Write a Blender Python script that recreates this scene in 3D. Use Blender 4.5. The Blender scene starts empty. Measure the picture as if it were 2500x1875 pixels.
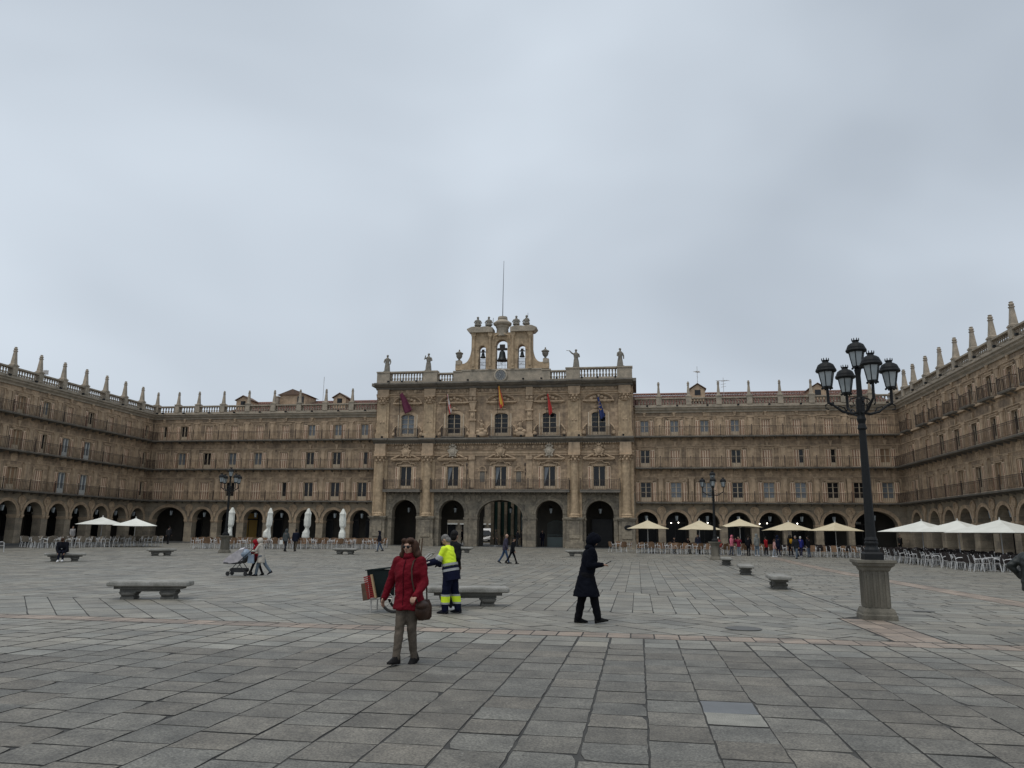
import bpy, math, random
from math import sin, cos, pi, radians, sqrt, atan2, hypot
from mathutils import Vector, Matrix
rnd = random.Random(7)
scene = bpy.context.scene
col = scene.collection

# ------------------------------------------------------------------ camera
cam_d = bpy.data.cameras.new('camera'); cam = bpy.data.objects.new('camera', cam_d); col.objects.link(cam)
PITCH = math.atan(370 / 1860); ROLL = 0.0115
fwd = Vector((0, cos(PITCH), sin(PITCH))); up0 = Vector((0, -sin(PITCH), cos(PITCH))); rt0 = Vector((1, 0, 0))
cx = cos(ROLL) * rt0 + sin(ROLL) * up0; cy = -sin(ROLL) * rt0 + cos(ROLL) * up0
Mc = Matrix((cx, cy, -fwd)).transposed().to_4x4(); Mc.translation = (0, 0, 1.66)
cam.matrix_world = Mc
cam_d.sensor_width = 36; cam_d.lens = 36 * 1860 / 2500; cam_d.clip_end = 3000; cam_d.clip_start = 0.05
scene.camera = cam

# ------------------------------------------------------------------ overcast sky
world = bpy.data.worlds.new('World'); scene.world = world; world.use_nodes = True
wn = world.node_tree; wn.nodes.clear(); WL = wn.links.new
SUN_EL, SUN_AZ = 70.0, 215.0
out = wn.nodes.new('ShaderNodeOutputWorld'); bg = wn.nodes.new('ShaderNodeBackground'); bg.inputs[1].default_value = 0.1
sky = wn.nodes.new('ShaderNodeTexSky'); sky.sky_type = 'NISHITA'; sky.sun_disc = False
sky.sun_elevation = radians(SUN_EL); sky.sun_rotation = radians(SUN_AZ); sky.air_density = 1.0; sky.dust_density = 4.0
tc = wn.nodes.new('ShaderNodeTexCoord'); mp = wn.nodes.new('ShaderNodeMapping'); mp.inputs['Scale'].default_value = (1, 1, 1.7)
mp.inputs['Location'].default_value = (0.35, 0.2, 0.1)
nz = wn.nodes.new('ShaderNodeTexNoise'); nz.inputs['Scale'].default_value = 1.9; nz.inputs['Detail'].default_value = 3.0; nz.inputs['Roughness'].default_value = 0.42; nz.inputs['Distortion'].default_value = 0.35
rp = wn.nodes.new('ShaderNodeValToRGB'); rp.color_ramp.elements[0].position = 0.28; rp.color_ramp.elements[1].position = 0.74
rp.color_ramp.elements[0].color = (4.8, 5.38, 6.08, 1); rp.color_ramp.elements[1].color = (7.25, 8.02, 8.86, 1)
mx = wn.nodes.new('ShaderNodeMix'); mx.data_type = 'RGBA'; mx.inputs['Factor'].default_value = 0.93
WL(tc.outputs['Generated'], mp.inputs['Vector']); WL(mp.outputs[0], nz.inputs['Vector']); WL(nz.outputs['Fac'], rp.inputs[0])
WL(sky.outputs[0], mx.inputs['A']); WL(rp.outputs[0], mx.inputs['B']); WL(mx.outputs['Result'], bg.inputs[0]); WL(bg.outputs[0], out.inputs[0])
sun_d = bpy.data.lights.new('sun', 'SUN'); sun_d.energy = 1.35; sun_d.angle = radians(24); sun_d.color = (1.0, 0.96, 0.9)
sun = bpy.data.objects.new('sun', sun_d); col.objects.link(sun)
az = radians(SUN_AZ)   # direction the light comes from, clockwise from +Y
sdir = Vector((sin(az) * cos(radians(SUN_EL)), cos(az) * cos(radians(SUN_EL)), sin(radians(SUN_EL))))
sun.rotation_euler = sdir.to_track_quat('Z', 'Y').to_euler()
scene.view_settings.view_transform = 'Standard'; scene.view_settings.look = 'None'; scene.view_settings.gamma = 1
scene.view_settings.use_curve_mapping = False
scene.view_settings.exposure = 0.0
scene.render.engine = 'CYCLES'; scene.cycles.max_bounces = 6; scene.cycles.diffuse_bounces = 3; scene.cycles.use_denoising = True

# ------------------------------------------------------------------ helpers
def sub(a, b): return (a[0]-b[0], a[1]-b[1], a[2]-b[2])
class MB:
    """Collects shapes and builds ONE mesh from them."""
    def __init__(s): s.v = []; s.f = []; s.m = []; s.T = None
    def add(s, vs, fs, mi=0):
        b = len(s.v)
        s.v += [tuple(s.T @ Vector(p)) for p in vs] if s.T is not None else [tuple(p) for p in vs]
        for f in fs: s.f.append([b+i for i in f]); s.m.append(mi)
        return s
    def box(s, x0, y0, z0, x1, y1, z1, mi=0):
        return s.add([(x0,y0,z0),(x1,y0,z0),(x1,y1,z0),(x0,y1,z0),(x0,y0,z1),(x1,y0,z1),(x1,y1,z1),(x0,y1,z1)],
              [(3,2,1,0),(4,5,6,7),(0,1,5,4),(1,2,6,5),(2,3,7,6),(3,0,4,7)], mi)
    def prism(s, poly, axis, a, b, mi=0):
        n = len(poly)
        P = {'x': lambda p, t: (t, p[0], p[1]), 'y': lambda p, t: (p[0], t, p[1]), 'z': lambda p, t: (p[0], p[1], t)}[axis]
        vs = [P(p, a) for p in poly] + [P(p, b) for p in poly]
        fs = [tuple(range(n))[::-1], tuple(range(n, 2*n))] + [(i, (i+1) % n, n+(i+1) % n, n+i) for i in range(n)]
        return s.add(vs, fs, mi)
    def loft(s, rings, mi=0, caps=True):
        n = len(rings[0]); vs = [p for r in rings for p in r]; fs = []
        for k in range(len(rings)-1):
            for i in range(n):
                j = (i+1) % n; fs.append((k*n+i, k*n+j, (k+1)*n+j, (k+1)*n+i))
        if caps: fs.append(tuple(range(n))[::-1]); fs.append(tuple(range((len(rings)-1)*n, len(rings)*n)))
        return s.add(vs, fs, mi)
    def tube(s, pts, r, n=6, mi=0, caps=True):
        pts = [Vector(p) for p in pts]; rs = r if isinstance(r, (list, tuple)) else [r]*len(pts); rings = []; ref = None
        for k, p in enumerate(pts):
            d = (pts[min(k+1, len(pts)-1)] - pts[max(k-1, 0)]).normalized()
            if ref is None: ref = Vector((0, 0, 1)) if abs(d.z) < 0.9 else Vector((1, 0, 0))
            u = d.cross(ref).normalized(); w = d.cross(u); ref = -w if False else ref
            rings.append([p + u*rs[k]*cos(2*pi*i/n) + w*rs[k]*sin(2*pi*i/n) for i in range(n)])
        return s.loft(rings, mi, caps)
    def lathe(s, prof, n=12, c=(0, 0, 0), mi=0, ph=0.0, sx=1, sy=1, caps=True):
        return s.loft([[(c[0]+r*cos(2*pi*i/n+ph)*sx, c[1]+r*sin(2*pi*i/n+ph)*sy, c[2]+z) for i in range(n)] for r, z in prof], mi, caps)
    def sq(s, prof, c=(0, 0, 0), mi=0, sx=1, sy=1):      # square stack: (half width, z)
        return s.lathe([(r*sqrt(2), z) for r, z in prof], 4, c, mi, pi/4, sx, sy)
    def ball(s, c, r, n=8, m=6, mi=0, M=None):
        r = r if isinstance(r, (list, tuple)) else (r, r, r); M = M or Matrix.Identity(3); vs = []; fs = []
        c = Vector(c)
        for j in range(1, m):
            t = pi*j/m
            for i in range(n):
                a = 2*pi*i/n; vs.append(c + M @ Vector((r[0]*sin(t)*cos(a), r[1]*sin(t)*sin(a), -r[2]*cos(t))))
        vs += [c + M @ Vector((0, 0, -r[2])), c + M @ Vector((0, 0, r[2]))]; B, Tt = len(vs)-2, len(vs)-1
        for j in range(m-2):
            for i in range(n):
                k = (i+1) % n; fs.append((j*n+i, j*n+k, (j+1)*n+k, (j+1)*n+i))
        for i in range(n):
            k = (i+1) % n; fs.append((B, k, i)); fs.append((Tt, (m-2)*n+i, (m-2)*n+k))
        return s.add(vs, fs, mi)
    def cap(s, p0, p1, r0, r1, n=10, mi=0):               # tapered limb with round ends
        p0, p1 = Vector(p0), Vector(p1); d = (p1-p0); L = d.length; d = d/L if L > 1e-6 else Vector((0, 0, 1))
        ref = Vector((0, 1, 0)) if abs(d.y) < 0.9 else Vector((1, 0, 0)); u = d.cross(ref).normalized(); w = d.cross(u); rings = []
        for a in (-80, -50, -25): rings.append((p0 + d*r0*sin(radians(a)), r0*cos(radians(a))))
        for t in (0, .33, .66, 1): rings.append((p0 + d*L*t, r0 + (r1-r0)*t))
        for a in (25, 50, 80): rings.append((p1 + d*r1*sin(radians(a)), r1*cos(radians(a))))
        return s.loft([[c + u*r*cos(2*pi*i/n) + w*r*sin(2*pi*i/n) for i in range(n)] for c, r in rings], mi)
    def mesh(s, name, mats, smooth=False):
        me = bpy.data.meshes.new(name); me.from_pydata(s.v, [], s.f)
        for m in (mats if isinstance(mats, (list, tuple)) else [mats]): me.materials.append(m)
        me.polygons.foreach_set('material_index', s.m)
        if smooth: me.polygons.foreach_set('use_smooth', [True]*len(s.f))
        me.update(); return me
    def obj(s, name, mats, parent=None, smooth=False, **kw): return inst(name, s.mesh(name, mats, smooth), parent, **kw)

def inst(name, me, parent=None, loc=(0, 0, 0), rz=0.0, sc=None, M=None, label=None, kind=None):
    o = bpy.data.objects.new(name, me); col.objects.link(o)
    if parent is not None: o.parent = parent
    if M is not None: o.matrix_local = M
    else:
        o.location = loc
        if rz: o.rotation_euler = (0, 0, rz)
        if sc: o.scale = sc
    if label: o['label'] = label
    if kind: o['kind'] = kind
    return o
def tag(o, label, cat, group=None, kind=None):
    o['label'] = label; o['category'] = cat
    if group: o['group'] = group
    if kind: o['kind'] = kind
    return o
def thing(name, label, cat, loc=(0, 0, 0), rz=0.0, group=None):
    return tag(inst(name, None, None, loc, rz), label, cat, group)
def dup(root, loc, rz, label):
    def cp(o, par):
        c = o.copy(); col.objects.link(c)
        if par is not None: c.parent = par
        for k in KIDS.get(o.name, []): cp(k, c)
        return c
    r = cp(root, None); r.location = loc; r.rotation_euler = (0, 0, rz); r['label'] = label
    return r
KIDS = {}
def note_kids(root):
    def go(o):
        KIDS[o.name] = list(o.children)
        for k in o.children: go(k)
    go(root)
ORD = ['first', 'second', 'third', 'fourth', 'fifth', 'sixth', 'seventh', 'eighth', 'ninth', 'tenth', 'eleventh', 'twelfth', 'thirteenth']
def zg(Y):
    t = min(max((Y-35)/50, 0), 1); return 0.5*t*t*(3-2*t)

# ------------------------------------------------------------------ materials
def lin(c): return tuple(((x/255/12.92) if x/255 <= 0.04045 else ((x/255+0.055)/1.055)**2.4) for x in c)
def material(name, base, rough=0.7, metal=0.0, var=None, vscale=1.0, stretch=1.0, fine=0.0, fscale=30, bump=0.0, bscale=20, rand=0.0, island=False,
             blocks=None, spec=0.5, dirt=None, dscale=0.35, dlo=0.5, dhi=0.75, emit=None, estr=0.0, stain=None, tint=0.0, spots=0.0):
    m = bpy.data.materials.new(name); m.use_nodes = True; nt = m.node_tree; N = nt.nodes; L = nt.links.new
    b = N['Principled BSDF']; b.inputs['Roughness'].default_value = rough; b.inputs['Metallic'].default_value = metal
    b.inputs['Specular IOR Level'].default_value = spec
    b.inputs['Base Color'].default_value = (*base, 1)
    if emit: b.inputs['Emission Color'].default_value = (*emit, 1); b.inputs['Emission Strength'].default_value = estr
    cur = None; geo = None
    def G():
        nonlocal geo
        if geo is None: geo = N.new('ShaderNodeNewGeometry')
        return geo
    def noise(sc, det=3, vec=None, st=1.0, ro=0.55):
        n = N.new('ShaderNodeTexNoise'); n.inputs['Scale'].default_value = sc; n.inputs['Detail'].default_value = det; n.inputs['Roughness'].default_value = ro
        v = vec or G().outputs['Position']
        if st != 1.0:
            q = N.new('ShaderNodeMapping'); q.inputs['Scale'].default_value = (1, 1, st); L(v, q.inputs['Vector']); v = q.outputs[0]
        L(v, n.inputs['Vector']); return n.outputs['Fac']
    def mix(fac, a, bcol, mode='MIX'):
        x = N.new('ShaderNodeMix'); x.data_type = 'RGBA'; x.blend_type = mode
        if isinstance(fac, float): x.inputs['Factor'].default_value = fac
        else: L(fac, x.inputs['Factor'])
        for k, c in (('A', a), ('B', bcol)):
            if isinstance(c, tuple): x.inputs[k].default_value = (*c, 1)
            else: L(c, x.inputs[k])
        return x.outputs['Result']
    def ramp(fac, lo, hi, a=0.0, c=1.0):
        r = N.new('ShaderNodeMapRange'); L(fac, r.inputs[0]); r.inputs[1].default_value = lo; r.inputs[2].default_value = hi
        r.inputs[3].default_value = a; r.inputs[4].default_value = c; return r.outputs[0]
    if var is not None: cur = mix(ramp(noise(vscale, 4, None, stretch), 0.3, 0.7), base, var)
    if dirt is not None:
        cur = mix(ramp(noise(dscale, 5, None, 1.0, 0.65), dlo, dhi, 0.0, 0.85), cur or base, dirt)
    if stain is not None:   # vertical rain streaks
        cur = mix(ramp(noise(2.2, 4, None, 0.12, 0.6), 0.52, 0.78, 0.0, 0.7), cur or base, stain)
    if blocks is not None:
        t = N.new('ShaderNodeTexCoord'); sp = N.new('ShaderNodeSeparateXYZ'); cb = N.new('ShaderNodeCombineXYZ'); L(t.outputs['Object'], sp.inputs[0])
        L(sp.outputs[0], cb.inputs[0]); L(sp.outputs[2], cb.inputs[1]); br = N.new('ShaderNodeTexBrick'); L(cb.outputs[0], br.inputs['Vector'])
        br.inputs['Scale'].default_value = 1.0; br.inputs['Brick Width'].default_value = blocks[0]; br.inputs['Row Height'].default_value = blocks[1]
        br.inputs['Mortar Size'].default_value = 0.012; br.inputs['Color1'].default_value = (1, 1, 1, 1); br.inputs['Color2'].default_value = (.62, .62, .64, 1); br.inputs['Mortar'].default_value = (.55, .53, .5, 1)
        cur = mix(0.85, cur or base, br.outputs['Color'], 'MULTIPLY')
    if tint:
        rv2 = G().outputs['Random Per Island'] if island else N.new('ShaderNodeObjectInfo').outputs['Random']
        q = N.new('ShaderNodeMath'); q.operation = 'FRACT'; q2 = N.new('ShaderNodeMath'); q2.operation = 'MULTIPLY'; L(rv2, q2.inputs[0]); q2.inputs[1].default_value = 7.31; L(q2.outputs[0], q.inputs[0])
        cur = mix(1.0, cur or base, mix(q.outputs[0], (1+tint, 1.0, 1-tint*1.3), (1-tint, 1.0, 1+tint*.6)), 'MULTIPLY')
    if spots:
        cur = mix(ramp(noise(spots, 1), 0.70, 0.74, 0.0, 0.6), cur or base, tuple(c*.35 for c in base))
        cur = mix(ramp(noise(spots*1.7, 1), 0.745, 0.77, 0.0, 0.5), cur, (.36, .35, .32))
    if fine:
        cur = mix(1.0, cur or base, mix(ramp(noise(fscale, 2), 0.3, 0.7), (1-fine,)*3, (1+fine,)*3), 'MULTIPLY')
    if rand:
        if island: rv = G().outputs['Random Per Island']
        else: rv = N.new('ShaderNodeObjectInfo').outputs['Random']
        cur = mix(1.0, cur or base, mix(rv, (1-rand,)*3, (1+rand, 1+rand*.97, 1+rand*.92)), 'MULTIPLY')
    if cur is not None: L(cur, b.inputs['Base Color'])
    if bump:
        bp = N.new('ShaderNodeBump'); bp.inputs['Strength'].default_value = bump; bp.inputs['Distance'].default_value = 0.02
        L(noise(bscale, 4), bp.inputs['Height']); L(bp.outputs[0], b.inputs['Normal'])
    return m
ST, ST2 = (0.55, 0.40, 0.262), (0.355, 0.256, 0.165)
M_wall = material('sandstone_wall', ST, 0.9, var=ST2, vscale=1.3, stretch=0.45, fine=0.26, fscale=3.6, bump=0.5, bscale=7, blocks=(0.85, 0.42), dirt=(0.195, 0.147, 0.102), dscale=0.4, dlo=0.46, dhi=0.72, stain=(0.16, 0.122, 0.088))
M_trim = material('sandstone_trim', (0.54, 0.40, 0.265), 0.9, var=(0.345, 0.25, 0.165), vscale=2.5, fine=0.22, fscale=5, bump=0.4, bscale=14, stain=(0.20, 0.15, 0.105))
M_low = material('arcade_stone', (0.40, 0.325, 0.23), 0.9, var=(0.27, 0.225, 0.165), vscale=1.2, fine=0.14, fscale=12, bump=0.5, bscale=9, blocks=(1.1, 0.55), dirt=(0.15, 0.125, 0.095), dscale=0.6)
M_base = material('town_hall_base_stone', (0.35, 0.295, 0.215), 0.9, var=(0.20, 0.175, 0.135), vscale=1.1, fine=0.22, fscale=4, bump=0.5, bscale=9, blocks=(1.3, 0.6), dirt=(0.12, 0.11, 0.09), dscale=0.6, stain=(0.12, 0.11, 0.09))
M_gold = material('pale_column_stone', (0.485, 0.36, 0.228), 0.88, var=(0.31, 0.228, 0.145), vscale=1.4, fine=0.2, fscale=4, bump=0.35, bscale=10, stain=(0.25, 0.19, 0.125))
M_grey = material('weathered_cornice_stone', (0.21, 0.185, 0.15), 0.92, var=(0.125, 0.115, 0.1), vscale=1.6, fine=0.15, fscale=15, bump=0.5, bscale=14)
M_pinn = material('weathered_roof_stone', (0.40, 0.335, 0.255), 0.9, var=(0.24, 0.21, 0.165), vscale=2.0, fine=0.15, fscale=12, bump=0.4, bscale=12)
M_statue = material('statue_stone', (0.25, 0.225, 0.185), 0.9, var=(0.135, 0.125, 0.105), vscale=4, fine=0.15, fscale=20, bump=0.4, bscale=18)
M_shield = material('pale_carving_stone', (0.47, 0.41, 0.33), 0.9, var=(0.31, 0.265, 0.2), vscale=6, fine=0.1)
M_shfr = material('shutter_frame_paint', (0.72, 0.57, 0.41), 0.65, rand=0.13, fine=0.06, fscale=6)
M_shpn = material('shutter_slat_paint', (0.33, 0.185, 0.115), 0.7, rand=0.15, fine=0.06, fscale=6)
M_shcr = material('cream_shutter_paint', (0.68, 0.57, 0.42), 0.65, rand=0.08)
M_shgr = material('grey_cream_slat_paint', (0.37, 0.31, 0.235), 0.7, rand=0.1)
M_wood = material('window_wood', (0.50, 0.40, 0.28), 0.6, rand=0.1)
M_tan = material('inner_shutter_wood', (0.30, 0.19, 0.11), 0.6, rand=0.12)
M_glass = material('dark_window_glass', (0.010, 0.011, 0.013), 0.12, spec=0.35)
M_glassl = material('curtained_window_glass', (0.20, 0.215, 0.225), 0.12, spec=0.6, var=(0.12, 0.135, 0.15), vscale=1.5)
M_white = material('white_window_paint', (0.62, 0.62, 0.58), 0.5, rand=0.06)
M_iron = material('wrought_iron', (0.035, 0.028, 0.023), 0.6, metal=0.1, var=(0.07, 0.045, 0.032), vscale=3)
M_dark = material('dark_shopfront', (0.022, 0.022, 0.024), 0.5, var=(0.04, 0.036, 0.032), vscale=1.2)
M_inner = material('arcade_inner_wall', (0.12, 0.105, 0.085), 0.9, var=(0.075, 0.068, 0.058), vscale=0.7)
M_shopglass = material('shop_glass', (0.010, 0.011, 0.013), 0.3, spec=0.2)
M_gold_shop = material('ochre_shop_panel', (0.45, 0.27, 0.06), 0.6)
M_bulb = material('lit_bulb', (1, 0.95, 0.85), emit=(1, 0.93, 0.8), estr=9.0)
M_lamp_dim = material('frosted_lantern_glass', (0.40, 0.43, 0.43), 0.35, var=(0.28, 0.31, 0.32), vscale=5)
M_black = material('black_lamp_iron', (0.010, 0.011, 0.012), 0.6, fine=0.2, fscale=25, spec=0.25)
M_tile = material('terracotta_tile', (0.225, 0.105, 0.078), 0.85, var=(0.15, 0.08, 0.06), vscale=2.5, rand=0.35, island=True, dirt=(0.14, 0.115, 0.09), dscale=1.5, fine=0.1)
M_tile2 = material('weathered_brown_tile', (0.17, 0.11, 0.08), 0.9, var=(0.11, 0.08, 0.06), vscale=2.5, rand=0.3, island=True, fine=0.15)
M_gran = material('granite_slab', (0.178, 0.167, 0.143), 0.58, var=(0.100, 0.094, 0.082), vscale=2.6, fine=0.5, fscale=55, bump=0.5, bscale=90, rand=0.16, tint=0.035, spots=11.0, island=False, dirt=(0.09, 0.085, 0.075), dscale=0.9, dlo=0.5, dhi=0.8, spec=0.4)
M_gran2 = material('granite_slab_field', (0.258, 0.244, 0.207), 0.52, var=(0.150, 0.143, 0.124), vscale=1.1, fine=0.3, fscale=40, bump=0.35, bscale=40, rand=0.15, tint=0.03, island=True, dirt=(0.115, 0.11, 0.098), dscale=0.35, dlo=0.48, dhi=0.78, spec=0.4)
M_pink = material('pink_granite_slab', (0.30, 0.235, 0.185), 0.62, var=(0.20, 0.17, 0.142), vscale=2.0, fine=0.25, fscale=70, rand=0.22, island=True, bump=0.35, bscale=60, spec=0.4)
M_joint = material('joint_mortar', (0.060, 0.058, 0.052), 0.9, var=(0.022, 0.022, 0.021), vscale=2.5, fine=0.3, fscale=60)
M_bench = material('bench_granite', (0.30, 0.292, 0.265), 0.75, var=(0.17, 0.165, 0.145), vscale=3, fine=0.28, fscale=60, bump=0.3, bscale=60)
M_bench_shade = material('shaded_bench_granite', (0.13, 0.125, 0.11), 0.85, var=(0.075, 0.072, 0.064), vscale=4, fine=0.28, fscale=50, bump=0.3, bscale=50)  # bench granite darkened: shade under the seat put into the colour
M_ped = material('pedestal_stone', (0.19, 0.172, 0.137), 0.85, var=(0.095, 0.086, 0.066), vscale=2.2, stretch=0.35, fine=0.2, fscale=40, bump=0.35, bscale=40, stain=(0.07, 0.065, 0.05))
M_cream = material('cream_canvas', (0.60, 0.52, 0.36), 0.85, var=(0.53, 0.45, 0.30), vscale=1.5, rand=0.06)
M_canvas = material('white_canvas', (0.72, 0.72, 0.66), 0.85, var=(0.62, 0.62, 0.56), vscale=1.5, rand=0.05)
M_alu = material('pale_aluminium_tube', (0.58, 0.58, 0.57), 0.4)
M_wickb = material('brown_wicker', (0.20, 0.115, 0.060), 0.7, var=(0.11, 0.065, 0.035), vscale=9, rand=0.2)
M_wickt = material('grey_tan_wicker', (0.21, 0.175, 0.13), 0.7, var=(0.12, 0.10, 0.078), vscale=9, rand=0.2)
M_wickk = material('dark_wicker', (0.035, 0.026, 0.024), 0.65, var=(0.018, 0.014, 0.014), vscale=9, rand=0.2)
M_bell = material('bell_bronze', (0.028, 0.033, 0.032), 0.5, metal=0.5, var=(0.015, 0.017, 0.017), vscale=3)
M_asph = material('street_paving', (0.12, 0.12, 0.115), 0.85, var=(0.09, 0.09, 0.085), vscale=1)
# ------------------------------------------------------------------ ground and paving
EX, EY = 0.98669, -0.16261            # direction of the back facade; inward normal is (-EY, EX)
RZ = atan2(EY, EX)
def ab(a, b): return (a*EX - b*EY, a*EY + b*EX)
g = MB(); ys = [-60, -10, 10, 20, 30, 35] + [35+2.5*i for i in range(1, 21)] + [110, 200, 400]
xs = [-300, -80, -40, 0, 40, 80, 300]
g.add([(x, y, zg(y)) for y in ys for x in xs], [(j*7+i, j*7+i+1, (j+1)*7+i+1, (j+1)*7+i) for j in range(len(ys)-1) for i in range(6)])
pavement = g.obj('pavement', M_joint, kind='structure')
def slab_poly(mb, poly, gap, zt=0.008, bev=0.006, jit=0.004, tilt=0.002):
    n = len(poly); cxm = sum(p[0] for p in poly)/n; cym = sum(p[1] for p in poly)/n
    def ins(d):
        o = []
        for p in poly:
            vx, vy = cxm-p[0], cym-p[1]; l = hypot(vx, vy)
            if l < 1e-6: return None
            k = min(0.8, d*1.3/l); o.append((p[0]+vx*k, p[1]+vy*k))
        return o
    A, B = ins(gap), ins(gap+bev)
    if A is None or B is None: return
    dz = rnd.uniform(-tilt, tilt)
    lo = [(x, y, zg(y)-0.02) for x, y in A]; tp = [(x+rnd.uniform(-jit, jit), y+rnd.uniform(-jit, jit), zg(y)+zt+dz+rnd.uniform(-.001, .001)) for x, y in B]
    md = [(x+rnd.uniform(-jit, jit), y+rnd.uniform(-jit, jit), zg(y)+zt-0.006+dz) for x, y in A]
    mb.add(tp + md + lo, [tuple(range(n))] + [(n+i, n+(i+1) % n, (i+1) % n, i) for i in range(n)] + [(2*n+i, 2*n+(i+1) % n, n+(i+1) % n, n+i) for i in range(n)])
    mb.m[-2*n:] = [1]*(2*n)
def clip(poly, region):
    o = poly
    for i in range(len(region)):
        a, b = region[i], region[(i+1) % len(region)]; inp, o = o, []
        side = lambda p: (b[0]-a[0])*(p[1]-a[1]) - (b[1]-a[1])*(p[0]-a[0])
        for k in range(len(inp)):
            p, q = inp[k-1], inp[k]; sp, sq_ = side(p), side(q)
            if (sp >= 0) != (sq_ >= 0):
                t = sp/(sp-sq_); o.append((p[0]+(q[0]-p[0])*t, p[1]+(q[1]-p[1])*t))
            if sq_ >= 0: o.append(q)
        if not o: return []
    return o
def field(mb, region, w, l, ang, gap=0.010):
    """fills a counter-clockwise convex region of (a, b) with rows of slabs w wide and about l long"""
    c, s = cos(ang), sin(ang); R = [(p[0]*c+p[1]*s, -p[0]*s+p[1]*c) for p in region]
    x0, x1 = min(p[0] for p in R), max(p[0] for p in R); y0, y1 = min(p[1] for p in R), max(p[1] for p in R)
    x = x0 - rnd.random()*w
    while x < x1:
        ww = w*rnd.uniform(.93, 1.07); y = y0 - rnd.random()*l
        while y < y1:
            ll = l*rnd.uniform(.75, 1.25); q = clip([(x, y), (x+ww, y), (x+ww, y+ll), (x, y+ll)], R); y += ll
            if len(q) >= 3:
                ar = abs(sum(q[i-1][0]*q[i][1]-q[i][0]*q[i-1][1] for i in range(len(q))))/2
                if ar < 0.02: continue
                slab_poly(mb, [ab(p[0]*c-p[1]*s, p[0]*s+p[1]*c) for p in q], gap)
        x += ww
# near zone: slabs one by one
variants = []
for k in range(14):
    mb = MB(); h = 0.5; q = []
    for (sx, sy) in ((-1, -1), (1, -1), (1, 1), (-1, 1)):
        for t in range(3):                       # irregular outline
            nx = {(-1,-1):(1,0), (1,-1):(0,1), (1,1):(-1,0), (-1,1):(0,-1)}[(sx, sy)]
            q.append((sx*h+nx[0]*t/3+rnd.uniform(-.012, .012), sy*h+nx[1]*t/3+rnd.uniform(-.012, .012)))
    if k == 5: q[6] = (q[6][0]-.07, q[6][1]-.06)
    if k == 9: q[0] = (q[0][0]+.06, q[0][1]+.08)
    n = len(q); top = [(x*.992, y*.992, .007+rnd.uniform(-.001, .001)) for x, y in q]; md = [(x, y, .002) for x, y in q]; lo = [(x, y, -.02) for x, y in q]
    mb.add(top+md+lo, [tuple(range(n))]+[(n+i, n+(i+1) % n, (i+1) % n, i) for i in range(n)]+[(2*n+i, 2*n+(i+1) % n, n+(i+1) % n, n+i) for i in range(n)])
    mb.m[-2*n:] = [1]*(2*n)
    variants.append(mb.mesh('slab', [M_gran, M_joint]))
M_pale = material('pale_new_granite', (0.28, 0.27, 0.235), 0.7, var=(0.20, 0.195, 0.17), vscale=5, fine=0.4, fscale=110, bump=0.5, bscale=80)
M_slate = material('smooth_dark_granite', (0.135, 0.14, 0.143), 0.5, var=(0.11, 0.115, 0.118), vscale=5, fine=0.15, fscale=90)
def special(mesh, m):
    me = mesh.copy(); me.materials[0] = m; return me
near = []
a0 = -0.484 - 0.535*42
for i in range(85):
    a = a0 + 0.535*i; b = 2.0 + rnd.uniform(-.25, .25)*0 + (0.27 if i % 3 == 1 else 0)*0
    joint = rnd.choice((.005, .007, .009, .013))
    b -= rnd.choice((0, 0, 0, .12, -.1))
    while b < 13.36:
        d = rnd.choice((.50, .54, .56, .58)); 
        if b + d > 13.1: d = 13.40 - b
        near.append((a+joint, b, .535-2*joint, d-rnd.choice((.012, .017, .022, .028)))); b += d
def key(s):
    x, y = ab(s[0]+s[2]/2, s[1]+s[3]/2); vis = y > 4.2 and abs(x) < 0.70*y+0.4
    return (0 if vis else 1, hypot(x, y))
near.sort(key=key)
rest = MB()
for i, (a, b, w, d) in enumerate(near):
    x, y = ab(a+w/2, b+d/2)
    if i < 300:
        me = rnd.choice(variants); lab = None
        if a < .977 < a+w+.03 and b < 7.9 < b+d: me = special(me, M_pale); lab = 'pale newer granite slab with irregular edge'
        elif a < .80 < a+w+.03 and b < 8.47 < b+d: me = special(me, M_slate); lab = 'smooth dark grey slab'
        inst('slab', me, pavement, (x, y, rnd.uniform(-.003, .003)), RZ + rnd.choice((0, pi)) + rnd.uniform(-.006, .006), (w, d, 1), label=lab)
    else: slab_poly(rest, [ab(a, b), ab(a+w, b), ab(a+w, b+d), ab(a, b+d)], 0.004)
for reg, w, l, ang in (
    ([(-46, 14.05), (4.15, 14.05), (4.15, 17.8), (-46, 17.8)], .52, 1.0, radians(42)),
    ([(5.05, 14.05), (9.65, 14.05), (9.65, 62), (5.05, 62)], .5, 1.0, radians(90)),
    ([(4.15, 14.05), (5.05, 14.05), (5.05, 14.1), (4.15, 14.1)], .45, .5, 0),
    ([(-29.5, 17.8), (4.15, 17.8), (5.0, 18.6), (-12.2, 36.8)], .49, 1.15, 0.0),
    ([(5.0, 18.6), (5.0, 55.6), (-12.2, 36.8)], .49, 1.5, 0.001),
    ([(5.0, 55.6), (-29.5, 55.6), (-12.2, 36.8)], .5, 1.1, radians(90)),
    ([(-29.5, 55.6), (-29.5, 17.8), (-12.2, 36.8)], .5, 1.1, radians(90)),
    ([(-29.5, 55.7), (5.0, 55.7), (5.0, 83), (-29.5, 83)], .5, 1.0, radians(45)),
    ([(-48, 17.9), (-29.6, 17.9), (-29.6, 83), (-48, 83)], .5, 1.0, radians(90)),
    ([(10.5, 14.05), (34, 14.05), (34, 83), (10.5, 83)], .5, 1.1, radians(90)),
    ([(4.15, 62), (10.5, 62), (10.5, 83), (4.15, 83)], .5, 1.1, 0.0)):
    field(rest, reg, w, l, ang, .016 if ang == .001 else .012)
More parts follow.
